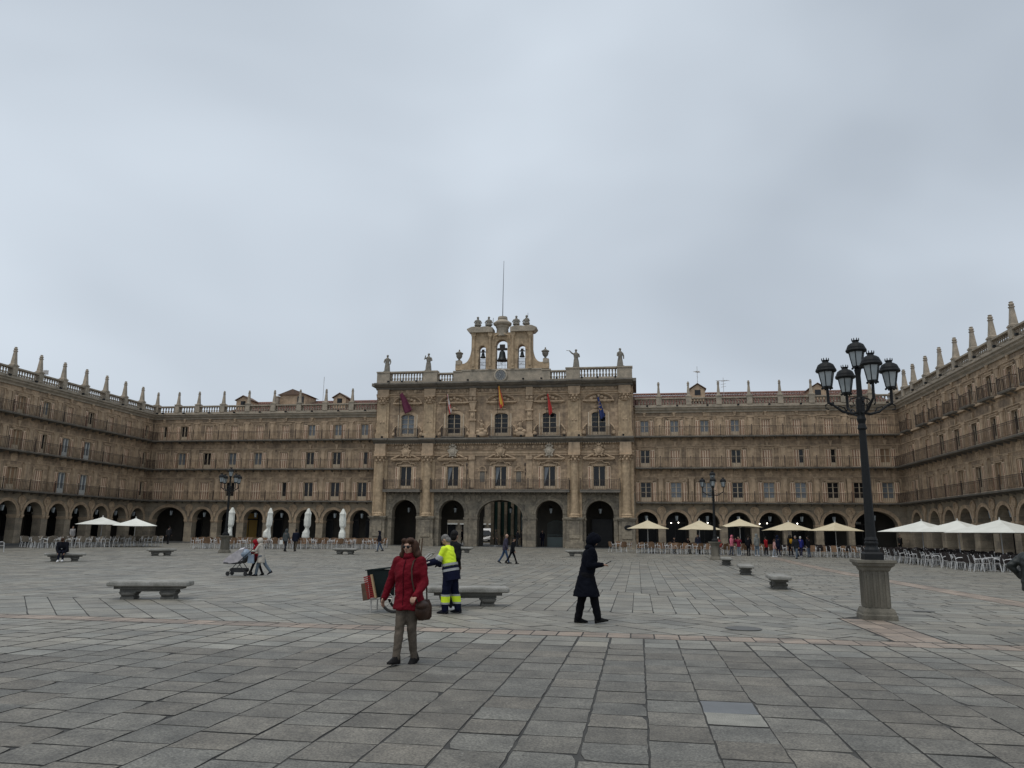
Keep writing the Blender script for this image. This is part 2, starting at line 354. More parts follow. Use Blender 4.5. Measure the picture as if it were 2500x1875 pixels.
rest.obj('slab', [M_gran2, M_joint], pavement, kind='stuff')
pk = MB()
for reg, w, l, ang in (
    ([(-46, 13.42), (34, 13.42), (34, 14.02), (-46, 14.02)], .41, .6, 0.0),
    ([(9.68, 14.05), (10.48, 14.05), (10.48, 62), (9.68, 62)], .40, .9, 0.0),
    ([(4.18, 14.1), (5.02, 14.1), (5.02, 17.78), (4.18, 17.78)], .42, .6, 0.0),
    ([(2.6, 53.3), (4.6, 53.3), (4.6, 55.2), (2.6, 55.2)], .42, .6, 0.0)): field(pk, reg, w, l, ang, 0.006)
pk.obj('pink_slab', [M_pink, M_joint], pavement, kind='stuff')

# ------------------------------------------------------------------ facade kit (local: x along facade, y inward, z up)
def arch_wall(mb, s0, s1, z0, z1, ops, y0=0.0, dep=0.9, N=16, mi=0):
    """ops: (centre, half width, spring height, rise)"""
    cur = s0
    for c, r, sp, rise in ops:
        if c-r > cur: mb.box(cur, y0, z0, c-r, y0+dep, z1, mi)
        pts = [(c-r*cos(pi*i/N), sp+rise*sin(pi*i/N)) for i in range(N+1)]
        for i in range(N):
            (x0, a), (x1, b) = pts[i], pts[i+1]
            mb.add([(x0, y0, a), (x1, y0, b), (x1, y0, z1), (x0, y0, z1), (x0, y0+dep, a), (x1, y0+dep, b), (x1, y0+dep, z1), (x0, y0+dep, z1)],
                   [(0, 1, 2, 3), (5, 4, 7, 6), (4, 5, 1, 0)], mi)
        cur = c+r
    if s1 > cur: mb.box(cur, y0, z0, s1, y0+dep, z1, mi)
def archivolt(c, r, sp, rise, w=.3, d=.07, N=16, legs=0.0):
    mb = MB(); rings = []
    for i in range(N+1):
        t = pi*i/N; ci, si = cos(t), sin(t); q = []
        for k, dd in ((0, 0.0), (0, -d*.6), (.55, -d*.6), (.6, -d), (1, -d), (1, 0.0)):
            q.append((c-(r+w*k)*ci, dd, sp+(rise+w*k)*si))
        rings.append(q)
    mb.loft(rings, 0, True); return mb
def holed_wall(mb, s0, s1, z0, z1, holes, dep=.3, mi=0):
    xs_ = sorted({s0, s1} | {h[0] for h in holes} | {h[1] for h in holes}); zs = sorted({z0, z1} | {h[2] for h in holes} | {h[3] for h in holes})
    for i in range(len(xs_)-1):
        for j in range(len(zs)-1):
            mx_, mz = (xs_[i]+xs_[i+1])/2, (zs[j]+zs[j+1])/2
            if any(h[0] < mx_ < h[1] and h[2] < mz < h[3] for h in holes): continue
            mb.add([(xs_[i], 0, zs[j]), (xs_[i+1], 0, zs[j]), (xs_[i+1], 0, zs[j+1]), (xs_[i], 0, zs[j+1])], [(0, 1, 2, 3)], mi)
    for a, b, c, d in holes:
        mb.add([(a, 0, c), (b, 0, c), (b, 0, d), (a, 0, d), (a, dep, c), (b, dep, c), (b, dep, d), (a, dep, d)], [(0, 4, 5, 1), (1, 5, 6, 2), (2, 6, 7, 3), (3, 7, 4, 0)], mi)
WM = {}
def cached(key, fn):
    if key not in WM: WM[key] = fn()
    return WM[key]
def shutter_mesh(w, h, ms=None):
    mb = MB(); mb.box(-w/2, 0, 0, w/2, .04, h, 0); e = min(.06, w*.23); n = 2
    for k in range(n):
        z0 = e + (h-e)*k/n*1.0; z1 = (h-e)*(k+1)/n
        nsl = max(3, int((z1-z0)/.11))
        mb.box(-w/2+e, -.006, z0, w/2-e, .0, z1, 1)
        for q in range(nsl):
            zz = z0+(z1-z0)*(q+.5)/nsl; mb.box(-w/2+e, -.014, zz-.018, w/2-e, -.006, zz+.018, 1)
    return mb.mesh('shutter', ms or [M_shfr, M_shpn])
def make_window(parent, s, z0, w, h, state, yy=.16, folded=True, bars=2, shw=None, lower=.45, shm=None):
    fr = {'white': M_white}.get(state, M_wood)
    def frame():
        mb = MB(); t = .06
        mb.box(-w/2, -.03, 0, -w/2+t, .05, h); mb.box(w/2-t, -.03, 0, w/2, .05, h); mb.box(-w/2+t, -.03, h-t, w/2-t, .05, h); mb.box(-w/2+t, -.03, 0, w/2-t, .05, lower)
        mb.box(-.045, -.04, lower, .045, .05, h-t)
        for k in range(1, bars+1):
            zz = lower+(h-lower)*k/(bars+1); mb.box(-w/2+t, -.02, zz-.016, -.045, .03, zz+.016); mb.box(.045, -.02, zz-.016, w/2-t, .03, zz+.016)
        return mb.mesh('window', fr)
    if state != 'closed':
        o = inst('window', cached(('wf', w, h, fr.name, bars, lower), frame), parent, (s, yy, z0))
        def pane():
            mb = MB(); a, b = .062, w/2-.05; mb.box(-b/2+a/2, 0, 0, b/2-a/2, .01, h-lower-.07)
            return mb.mesh('pane', {'dark': M_glass, 'light': M_glassl, 'white': M_glassl, 'tan': M_tan, 'half': M_glass}[state])
        pm = cached(('pn', w, h, state, lower), pane)
        for sg in (-1, 1): inst('pane', pm, o, (sg*(w/4-.003), .035, lower+.01))
        lw = shw or .23
        sm = cached(('sh', lw, h, shm is None), lambda: shutter_mesh(lw, h-.06, shm))
        if state == 'half':
            s2 = cached(('sh', w/4-.01, h), lambda: shutter_mesh(w/4-.01, h-.06))
            for k in (0, 1): inst('shutter', s2, o, (-w/2+w/8+k*w/4, -.13, .03))
            for k in (0, 1): inst('shutter', sm, o, (w/2+.14+k*(lw+.012), -yy-.05, .03))
        else:
            for sg in (-1, 1):
                for k in ((0, 1) if folded else (0,)): inst('shutter', sm, o, (sg*(w/2+.14+k*(lw+.012)), -yy-.05-.004*k, .03))
    else:
        def back():
            mb = MB(); mb.box(-w/2, 0, 0, w/2, .05, h); return mb.mesh('window', M_shfr)
        o = inst('window', cached(('wc', w, h), back), parent, (s, yy-.02, z0))
        s2 = cached(('sh', w/4-.012, h), lambda: shutter_mesh(w/4-.012, h-.06))
        for k in range(4): inst('shutter', s2, o, (-w/2+w/8+k*w/4, -.065-(.01 if k in (1, 2) else 0), .03))
    return o
def make_balcony(parent, s0, s1, zb, zr, dep=.75, posts=(), thick=.13, step=.165, corbels=1.02, ends=True, mslab=None, bw=.0095):
    mb = MB(); mb.box(s0, -dep, zb, s1, 0, zb+thick); mb.box(s0-.03, -dep-.03, zb+thick-.05, s1+.03, 0, zb+thick+.002)
    k = s0+.5
    while k < s1-.2:
        mb.prism([(-dep*.85, zb-.03), (-.0, zb-.22), (0, zb), (-dep*.85, zb)], 'x', k-.045, k+.045); k += corbels
    o = mb.obj('balcony', mslab or M_grey, parent)
    r = MB(); y = -dep+.04; z0 = zb+thick+.06
    r.box(s0, y-.025, zr-.03, s1, y+.025, zr); r.box(s0, y-.015, z0, s1, y+.015, z0+.025); r.box(s0, y-.010, zr-.16, s1, y+.010, zr-.14)
    n = int((s1-s0)/step)
    for i in range(n+1):
        x = s0+(s1-s0)*i/n; r.box(x-bw, y-bw, z0, x+bw, y+bw, zr)
    for x in (s0, s1) if ends else ():
        r.box(x-.02, y, zr-.03, x+.02, 0, zr); r.box(x-.012, y, z0, x+.012, 0, z0+.025)
        for i in range(1, 5): yy = y*(i/5); r.box(x-.012, yy-.012, z0, x+.012, yy+.012, zr)
    for x in posts:
        r.box(x-.03, y-.03, zb+thick, x+.03, y+.03, zr+.04); r.ball((x, y, zr+.11), .06, 6, 4)
    r.obj('railing', M_iron, o); return o
def pinnacle_mesh(h=1.6):
    mb = MB(); k = h/1.6
    mb.sq([(.27, 0), (.27, .07*k), (.21, .12*k), (.205, .2*k), (.115, 1.16*k), (.15, 1.2*k), (.16, 1.25*k), (.10, 1.3*k)])
    mb.lathe([(.09, 1.28*k), (.17, 1.34*k), (.19, 1.42*k), (.13, 1.48*k), (.10, 1.52*k), (.15, 1.56*k), (.07, 1.6*k)], 8)
    return mb.mesh('pinnacle', M_pinn)
def baluster_mesh(h):
    mb = MB(); mb.sq([(.10, 0), (.10, h*.08)]); mb.lathe([(.055, h*.08), (.10, h*.22), (.11, h*.34), (.06, h*.48), (.045, h*.55), (.06, h*.62), (.085, h*.75), (.055, h*.9)], 8); mb.sq([(.10, h*.9), (.10, h)])
    return mb.mesh('baluster', M_pinn)
def lantern_mesh_parts():
    b = MB(); b.tube([(0, 0, .72), (0, 0, 1.25)], .012, 5); b.lathe([(.20, .50), (.215, .53), (.19, .57), (.10, .66), (.05, .70), (.07, .74), (.04, .78)], 8); b.lathe([(.05, -.02), (.11, .0), (.12, .03)], 6)
    for i in range(6):
        a = pi*i/3; b.tube([(.115*cos(a), .115*sin(a), .02), (.19*cos(a), .19*sin(a), .52)], .010, 4)
    gl = MB(); gl.lathe([(.108, .03), (.182, .50)], 6)
    return b.mesh('lantern_frame', M_black), gl.mesh('lantern_glass', M_lamp_dim)
LFR, LGL = lantern_mesh_parts()
def hang_lantern(x, y, z, label):
    t = thing('hanging_lantern', label, 'lantern', (x, y, z), 0, 'lanterns hanging in the arcade arches')
    inst('lantern_frame', LFR, t); inst('lantern_glass', LGL, t)
FL = {1: (5.16, 7.12, 1.07), 2: (8.62, 10.40, .95), 3: (11.80, 13.43, .85)}
BAL = {1: (4.97, 6.02), 2: (8.43, 9.55), 3: (11.62, 12.70)}
MED = MB(); MED.lathe([(.44, 0), (.44, .09), (.35, .11), (.33, .03), (.01, .03)], 20); MED.ball((0, .02, .03), (.13, .16, .07), 8, 6); MED.ball((.02, -.13, .03), (.19, .10, .05), 8, 6)
for i in range(len(MED.v)):
    x, y, z = MED.v[i]; MED.v[i] = (x, -z, y)
MED_ME = MED.mesh('medallion', M_trim)
CON = MB(); CON.prism([(-.15, .35), (.15, .35), (.05, -.12), (-.05, -.12)], 'y', -.12, .0); CON.box(-.18, -.14, .35, .18, 0, .42); CON_ME = CON.mesh('console', M_trim)
KEY = MB(); KEY.prism([(-.14, .42), (.14, .42), (.09, 0), (-.09, 0)], 'y', -.13, .0); KEY.ball((0, -.10, .27), (.17, .10, .13), 8, 6); KEY.ball((-.13, -.08, .36), (.08, .07, .08), 6, 5); KEY.ball((.13, -.08, .36), (.08, .07, .08), 6, 5); KEY_ME = KEY.mesh('carved_keystone', M_trim)
ROS = MB(); ROS.prism([(-.42, 0), (-.30, .40), (.30, .40), (.42, 0), (.30, -.2), (-.30, -.2)], 'y', -.05, 0)
for a in range(6): ROS.ball((.18*cos(a*pi/3), -.06, .12+.15*sin(a*pi/3)), (.09, .05, .08), 6, 5)
ROS_ME = ROS.mesh('relief_panel', M_trim)
FLOOD = MB(); FLOOD.tube([(0, 0, 0), (0, -.45, .02)], .018, 5); FLOOD.box(-.10, -.60, -.06, .10, -.42, .10); FLOOD_ME = FLOOD.mesh('floodlight', M_black)
PIN_ME = pinnacle_mesh(); BAL_ME = baluster_mesh(.62)
def shop(parent, s, kind, w=2.0):
    fr = MB(); fr.box(s-w/2, 4.86, .6, s+w/2, 4.95, 4.0); o = fr.obj('shopfront', M_dark, parent)
    gl = MB(); gl.box(s-w/2+.1, 4.82, 1.1, s-.05, 4.855, 3.1); gl.box(s+.05, 4.82, .62, s+w/2-.1, 4.855, 3.1); gl.box(s-w/2+.1, 4.82, 3.25, s+w/2-.1, 4.855, 3.85)
    gl.obj('shop_window', M_gold_shop if kind == 'gold' else M_shopglass, o)
    if kind == 'lit':
        for dx, dz in ((-.4, 3.15), (.35, 3.2)): bl = MB(); bl.ball((s+dx, 4.6, dz), .055, 6, 5); bl.obj('lit_spot', M_bulb, o)
    if kind == 'sign':
        sg = MB(); sg.box(s-.6, 4.75, 3.2, s-.1, 4.80, 3.42); sg.obj('shop_sign', M_white, o)
def wing(name, label, org, rz, L, centres, bounds, states, base=.3, bigs=(), shops=None, top_split=False, roof=None, extra_pin=(), end0=True, skip_lantern=(), lant='', rev=False, ext=(0, 0), psc=(.74, .74, .95), nb=(0, 0)):
    W = thing(name, label, 'building', (org[0], org[1], 0), rz)
    Mw = Matrix.Translation((org[0], org[1], 0)) @ Matrix.Rotation(rz, 4, 'Z')
    wins = [c for c, _ in centres]
    arches = [(c, r, 3.02, 1.15) for c, r in [(c, 1.14) for c, f in centres if f] ] + list(bigs); arches.sort()
    mb = MB(); holes = [(c-FL[f][2]/2, c+FL[f][2]/2, FL[f][0], FL[f][1]) for c in wins for f in (1, 2, 3)]
    holed_wall(mb, 0, L, 4.95, 14.4, holes, .34); mb.box(0, .35, 4.95, L, 9, 14.6)
    mb.obj('upper_wall', M_wall, W)
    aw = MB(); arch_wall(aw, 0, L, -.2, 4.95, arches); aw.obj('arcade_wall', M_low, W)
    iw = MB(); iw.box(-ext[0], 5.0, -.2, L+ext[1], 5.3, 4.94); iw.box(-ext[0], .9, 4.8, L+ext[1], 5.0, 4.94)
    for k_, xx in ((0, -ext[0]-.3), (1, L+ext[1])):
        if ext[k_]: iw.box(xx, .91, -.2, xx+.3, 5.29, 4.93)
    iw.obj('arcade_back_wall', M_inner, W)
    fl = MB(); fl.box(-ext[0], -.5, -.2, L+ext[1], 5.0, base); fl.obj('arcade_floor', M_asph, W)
    for k, (c, r, sp, rise) in enumerate(arches):
        me = cached(('av', r, sp, rise), lambda: archivolt(0, r, sp, rise, .27 if r < 2 else .32).mesh('archivolt', M_trim)); inst('archivolt', me, W, (c, 0, 0))
        ks = MB()
        for sg in (-1, 1):
            x0 = c+sg*r; im = MB(); im.box(min(x0-sg*.05, x0+sg*.33), -.10, 2.84, max(x0-sg*.05, x0+sg*.33), .95, 3.0); im.box(min(x0-sg*.02, x0+sg*.31), -.05, 2.72, max(x0-sg*.02, x0+sg*.31), .92, 2.84)
            im.obj('impost', M_trim, W)
        if c not in skip_lantern:
            p = Mw @ Vector((c, .45, 3.28 if r < 2 else 3.45))
            hang_lantern(p.x, p.y, p.z, 'lantern in %s arch %s' % (('the ' + ORD[min(len(arches)-1-k if rev else k, 12)]) if r < 2 else 'the wide', lant))
        shop(W, c, (shops or {}).get(k, 'dark'), min(2.4, 2*r))
    for a, b in zip(arches[:-1], arches[1:]):
        xm = (a[0]+a[1]+b[0]-b[1])/2
        inst('medallion', MED_ME, W, (xm, -.02, 4.27)); inst('console', CON_ME, W, (xm, 0, 3.45))
    # mouldings
    def band(nm, z0, z1, y, mat): q = MB(); q.box(0, -y, z0, L, 0, z1); return q.obj(nm, mat, W)
    band('string_course', 10.72, 10.80, .07, M_trim); band('string_course', 13.78, 13.86, .06, M_trim); band('string_course', 7.62, 7.68, .04, M_trim)
    co = MB(); co.prism([(0, 14.2), (-.12, 14.2), (-.16, 14.35), (-.34, 14.5), (-.36, 14.62), (-.48, 14.7), (-.48, 14.84), (0, 14.86)], 'x', 0, L); co.obj('cornice', M_pinn, W)
    pb = MB(); pb.box(0, -.36, 14.86, L, .1, 14.98); pb.obj('balustrade_plinth', M_pinn, W)
    tr = MB(); tr.box(0, -.38, 15.60, L, .12, 15.73); tr.obj('balustrade_rail', M_pinn, W)
    allp = sorted(list(bounds)+list(extra_pin))
    for x in allp:
        q = MB(); q.box(x-.27, -.42, 14.98, x+.27, .16, 15.80); q.box(x-.31, -.46, 15.80, x+.31, .20, 15.90); q.obj('balustrade_post', M_pinn, W)
        inst('pinnacle', PIN_ME, W, (x, -.13, 15.90), sc=psc)
    edges = [0]+allp+[L]
    for a, b in zip(edges[:-1], edges[1:]):
        n = int((b-a-.6)/.30)
        for i in range(n):
            inst('baluster', BAL_ME, W, (a+.3+(b-a-.6)*(i+.5)/n, -.13, 14.98))
    fcount = 0
    for x in wins:
        inst('floodlight', FLOOD_ME, W, (x+.3, -.45, 14.78))
        inst('carved_keystone', KEY_ME, W, (x, 0, 13.86))
        inst('relief_panel', ROS_ME, W, (x, 0, 7.86)); inst('console', CON_ME, W, (x, 0, 10.80))
        for f in (1, 2, 3):
            z0, z1, w = FL[f]
            q = cached(('sur', f), lambda: (lambda m: (m.box(-w/2-.14, -.05, z0-z0, -w/2, 0, z1-z0), m.box(w/2, -.05, 0, w/2+.14, 0, z1-z0), m.box(-w/2-.14, -.055, z1-z0, w/2+.14, 0, z1-z0+.13), m.box(-w/2-.3, -.10, z1-z0+.13, w/2+.3, 0, z1-z0+.19), m.box(-w/2-.70, -.05, -.05, -w/2-.60, 0, z1-z0+.3), m.box(w/2+.60, -.05, -.05, w/2+.70, 0, z1-z0+.3), m)[-1])(MB()).mesh('window_surround', M_trim))
            inst('window_surround', q, W, (x, 0, z0))
    bl = [0]+list(bounds)+[L]
    for x in bounds:
        for f, (za, zb) in {1: (5.15, 7.6), 2: (8.6, 10.68), 3: (11.8, 13.75)}.items():
            q = cached(('pil', f), lambda: (lambda m: (m.box(-.34, -.05, 0, .34, 0, zb-za), m.box(-.22, -.13, .06, .22, -.05, zb-za-.1), m.box(-.14, -.16, .16, .14, -.13, zb-za-.26), m.box(-.36, -.17, zb-za-.12, .36, 0, zb-za), m)[-1])(MB()).mesh('pilaster', M_trim))
            inst('pilaster', q, W, (x, 0, za))
    for f in (1, 2, 3):
        zb, zr = BAL[f]
        if top_split and f == 3:
            for x in wins: make_balcony(W, x-.95, x+.95, zb, zr, .55, (x-.95, x+.95))
            band('string_course', zb-.05, zb+.12, .2, M_trim)
        else: make_balcony(W, 0.0, L, zb, zr, .75, bounds, ends=False)
        for i, x in enumerate(wins): make_window(W, x, FL[f][0], FL[f][2], FL[f][1]-FL[f][0], states[f][i], shw=.21, bars=(nb[0] if f == 1 else nb[1]))
    if roof: roof(W)
    return W
def tiled_roof(parent, s0, s1, z0, z1, y0=.5, y1=7.5, step=.27, nrow=16):
    sh = MB(); sh.prism([(y0-.1, z0-.12), (y1, z1-.12), (y1+7, z0-.12)], 'x', s0, s1); sh.obj('roof', M_tile, parent)
    mb = MB(); x = s0+step/2
    while x < s1:
        for k in range(nrow):
            ya, yb = y0+(y1-y0)*k/nrow, y0+(y1-y0)*(k+1.12)/nrow; za, zb = z0+(z1-z0)*k/nrow+.05, z0+(z1-z0)*(k+1.12)/nrow+.02
            j = rnd.uniform(-.015, .015); vs = []
            for (yy, zz, rr) in ((ya, za, step*.40), (yb, zb, step*.34)):
                for i in range(5):
                    a = pi*i/4; vs.append((x+j-rr*cos(a), yy, zz+rr*.8*sin(a)))
            mb.add(vs, [(i, i+1, 6+i, 5+i) for i in range(4)])
        x += step
    mb.obj('roof_tile', M_tile, parent, kind='stuff')
    rg = MB(); rg.tube([(s0, y1, z1+.05), (s1, y1, z1+.05)], .13, 8); rg.obj('ridge_tile', M_tile, parent)
def dormer(parent, s, y, z, w=1.5, h=1.0, d=2.5):
    mb = MB(); mb.box(s-w/2, y, z-.6, s+w/2, y+d, z+h*.6); mb.prism([(s-w/2, z+h*.6), (s+w/2, z+h*.6), (s, z+h*1.1)], 'y', y, y+d); o = mb.obj('dormer', M_trim, parent)
    g_ = MB(); g_.box(s-.3, y-.02, z+.05, s+.3, y+.03, z+h*.55); g_.obj('window', M_glass, o)
    t = MB()
    for sg in (-1, 1): t.add([(s, y-.15, z+h*1.1+.05), (s+sg*(w/2+.15), y-.15, z+h*.6), (s+sg*(w/2+.15), y+d, z+h*.6), (s, y+d, z+h*1.1+.05), (s, y-.15, z+h*1.1+.13), (s+sg*(w/2+.15), y-.15, z+h*.6+.08), (s+sg*(w/2+.15), y+d, z+h*.6+.08), (s, y+d, z+h*1.1+.13)], [(0,1,2,3),(4,5,6,7),(0,1,5,4),(1,2,6,5),(2,3,7,6),(3,0,4,7)])
    t.obj('roof', M_tile2, o)

# ------------------------------------------------------------------ the four ranges of the square
CLx, CLy, CRx, CRy = -41.066, 86.780, 37.866, 73.771
c_nl = [(1.33, 0), (3.9, 0)] + [(7.0+3.06*k, 1) for k in range(7)]
b_nl = [5.47+3.06*k for k in range(7)]
st_nl = {3: ['half', 'dark', 'closed', 'closed', 'closed', 'closed', 'light', 'light', 'light'], 2: ['closed', 'light', 'dark', 'light', 'light', 'closed', 'dark', 'dark', 'half'],
         1: ['closed', 'closed', 'closed', 'dark', 'closed', 'half', 'dark', 'dark', 'dark']}
def roof_nl(W):
    tiled_roof(W, 8.5, 26.7, 15.0, 17.3); tiled_roof(W, 0.3, 8.5, 14.7, 15.5, nrow=8)
    dormer(W, 9.6, 2.2, 16.1, 1.7, 1.0, 2.0); dormer(W, 21.4, 2.2, 16.2, 1.5, 1.0, 2.0)
    mb = MB(); mb.box(13.0, 4.5, 15.5, 16.2, 7.5, 17.7); at = mb.obj('roof_cabin', M_trim, W)
    t = MB(); t.prism([(12.7, 17.7), (16.5, 17.7), (14.6, 18.4)], 'y', 4.3, 7.7); t.obj('roof', M_tile2, at)
    v = MB(); v.box(15.2, 4.44, 16.5, 16.0, 4.5, 17.5); v.obj('louvre', M_dark, at)
    ch = MB(); ch.box(12.7, 3.6, 15.8, 13.2, 4.1, 17.3); ch.box(12.62, 3.52, 17.3, 13.28, 4.18, 17.42); ch.obj('chimney', M_pinn, W)
W_nl = wing('arcaded_building', 'brown sandstone arcaded range between the left corner and the town hall', (CLx, CLy), RZ, 26.85, c_nl, b_nl, st_nl, base=.6, ext=(4.9, 0), bigs=[(2.95, 2.0, 2.75, 1.6)],
            shops={2: 'gold', 3: 'sign', 7: 'lit', 0: 'lit'}, roof=roof_nl, extra_pin=(.3, 2.95), lant='from the left corner, left of the town hall')
c_nr = [(0.96+3.0*k, 1) for k in range(7)] + [(21.4, 0), (24.0, 0)]
b_nr = [2.46+3.0*k for k in range(7)]
st_nr = {3: ['light', 'light', 'light', 'light', 'closed', 'closed', 'closed', 'closed', 'closed'], 2: ['dark', 'closed', 'closed', 'dark', 'closed', 'half', 'half', 'closed', 'tan'],
         1: ['dark', 'light', 'light', 'dark', 'light', 'light', 'dark', 'dark', 'light']}
def roof_nr(W):
    tiled_roof(W, -.2, 25.2, 15.0, 17.5); dormer(W, 6.6, 2.4, 16.4, 1.5, 1.1, 2.4); dormer(W, 18.7, 2.4, 16.2, 1.6, 1.1, 2.6)
o_nr = (CLx + 54.54*EX, CLy + 54.54*EY)
W_nr = wing('arcaded_building', 'brown sandstone arcaded range with red tiled roof right of the town hall', o_nr, RZ, 25.46, c_nr, b_nr, st_nr, base=.56, nb=(2, 1), ext=(0, 4.9), bigs=[(22.65, 2.0, 2.75, 1.6)],
            shops={1: 'lit', 2: 'lit', 3: 'dark', 4: 'lit', 5: 'lit', 0: 'dark', 7: 'sign'}, roof=roof_nr, extra_pin=(23.0, 25.1), lant='from the town hall in the range right of it')
LLW = 34.0; aL_ = atan2(0.98669, 0.16261-.02)
def mk(Lw, first, step, n): return [(Lw-first-step*k, 1) for k in range(n)][::-1]
c_lw = mk(LLW, 1.32, 3.06, 10); b_lw = sorted(LLW-2.8-3.08*k for k in range(10))
sL = {3: ['closed', 'dark', 'closed', 'tan', 'light', 'closed', 'dark', 'closed', 'closed', 'half'], 2: ['dark', 'closed', 'closed', 'tan', 'half', 'white', 'white', 'closed', 'closed', 'half'],
      1: ['closed', 'closed', 'dark', 'tan', 'closed', 'white', 'white', 'closed', 'closed', 'half']}
o_lw = (CLx - LLW*cos(aL_), CLy - LLW*sin(aL_))
W_lw = wing('arcaded_building', 'sandstone arcaded range on the left side with white doors on its balconies', o_lw, aL_, LLW, c_lw, b_lw, sL, base=.5, rev=True, psc=(.9, .9, 1.04), shops={6: 'sign'}, lant='from the corner in the left side range',
            roof=lambda W: tiled_roof(W, 0, LLW, 14.8, 15.4, .5, 6, .5, 4))
aR_ = atan2(-.98669, -.16261); LRW = 38.0
c_rw = [(2.75, 1)] + [(7.05+3.22*k, 1) for k in range(9)]; b_rw = [5.45+3.2*k for k in range(10)]
sR = {3: ['closed', 'closed', 'closed', 'closed', 'dark', 'dark', 'tan', 'dark', 'closed', 'dark'], 2: ['half', 'closed', 'dark', 'dark', 'dark', 'dark', 'dark', 'closed', 'dark', 'closed'],
      1: ['half', 'closed', 'closed', 'tan', 'dark', 'tan', 'half', 'closed', 'dark', 'closed']}
W_rw = wing('arcaded_building', 'sandstone arcaded range on the right side behind the white parasols', (CRx, CRy), aR_, LRW, c_rw, b_rw, sR, base=.45, psc=(1.0, 1.0, 1.06), top_split=True, shops={0: 'sign', 3: 'lit'},
            lant='from the corner in the right side range', extra_pin=(.35, 3.0), roof=lambda W: tiled_roof(W, 0, LRW, 14.8, 15.4, .5, 6, .5, 4))
# ------------------------------------------------------------------ town hall
TS = CLx + 40.65*EX + .8*EY, CLy + 40.65*EY - .8*EX      # centre of its front, 0.8 m proud of the ranges
TH = thing('town_hall', 'town hall with belfry, giant columns and five flags in the centre of the square', 'town hall', (TS[0], TS[1], 0), RZ)
MT = Matrix.Translation((TS[0], TS[1], 0)) @ Matrix.Rotation(RZ, 4, 'Z')
def tw(x, y, z): p = MT @ Vector((x, y, z)); return (p.x, p.y, p.z)
HB = 13.75
T_arch = [(-10.2, 1.34, 3.86, 1.36), (-5.1, 1.34, 3.86, 1.36), (0, 2.37, 3.46, 1.80), (5.1, 1.38, 3.84, 1.38), (10.2, 1.40, 3.82, 1.40)]
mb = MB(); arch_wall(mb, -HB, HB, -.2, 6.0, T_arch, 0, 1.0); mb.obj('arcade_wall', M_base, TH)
wx = [-10.2, -5.1, 0, 5.1, 10.2]
mb = MB(); holed_wall(mb, -HB, HB, 6.0, 17.3, [(x-.62, x+.62, 6.4, 8.72) for x in wx]+[(x-.75, x+.75, 11.85, 14.3) for x in wx], .35)
mb.box(-HB, .36, 6.0, HB, 9, 17.4); mb.box(-HB-.25, .84, .6, -HB-.003, 6, 14.8); mb.box(HB+.003, .84, .6, HB+.25, 6, 14.8); mb.box(-HB, 0, 6.0, -HB+.05, .36, 17.3); mb.box(HB-.05, 0, 6, HB, .36, 17.3); mb.obj('upper_wall', M_wall, TH)
# porch behind the arches: side walls, back wall with two through passages
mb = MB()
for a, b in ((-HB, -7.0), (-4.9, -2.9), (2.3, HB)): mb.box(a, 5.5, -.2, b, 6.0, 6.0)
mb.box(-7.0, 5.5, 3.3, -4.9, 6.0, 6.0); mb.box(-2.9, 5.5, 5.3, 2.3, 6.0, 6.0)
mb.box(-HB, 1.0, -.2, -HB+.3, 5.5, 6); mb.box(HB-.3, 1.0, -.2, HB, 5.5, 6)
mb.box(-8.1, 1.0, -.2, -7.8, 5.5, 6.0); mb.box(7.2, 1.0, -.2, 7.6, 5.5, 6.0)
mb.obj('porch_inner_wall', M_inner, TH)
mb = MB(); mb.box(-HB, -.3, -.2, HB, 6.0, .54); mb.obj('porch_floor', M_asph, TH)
MEDB = MED.mesh('medallion', M_base)
for i, (c, r, sp, rise) in enumerate(T_arch):
    archivolt(c, r, sp, rise, .40 if i != 2 else .36, .10, 20).obj('archivolt', M_base, TH)
    for sg in (-1, 1):
        x0 = c+sg*r; q = MB(); a, b = sorted((x0-sg*.06, x0+sg*.5)); q.box(a, -.12, 3.30, b, 1.03, 3.46); q.box(a+.03, -.07, 3.2, b-.03, 1.01, 3.30); q.obj('impost', M_base, TH)
        for kk in (0,):
            q = MB(); a, b = sorted((x0, x0+sg*.42)); q.box(a, -.07, .5, b, 0, 3.2); q.obj('jamb_pilaster', M_base, TH)
    k = MB(); k.prism([(-.16, .46), (.16, .46), (.11, 0), (-.11, 0)], 'y', -.2, 0); k.obj('keystone', M_base, TH, loc=(c, 0, sp+rise))
    if i != 2:
        for sg in (-1, 1): inst('medallion', MEDB, TH, (c+sg*(r+.28), -.02, 5.42), sc=(.8, 1, .8))
    else:
        for sg in (-1, 1): inst('medallion', MEDB, TH, (sg*2.35, -.02, 5.42), sc=(.85, 1, .85))
    p = tw(c + (.75 if i == 2 else 0), 1.6 if i != 2 else 2.2, 3.95)
    hang_lantern(*p, 'lantern hanging inside the %s of the town hall' % ('tall middle archway' if i == 2 else ('first arch from the left', 'second arch from the left', '', 'first arch right of the middle', 'last arch to the right')[i]))
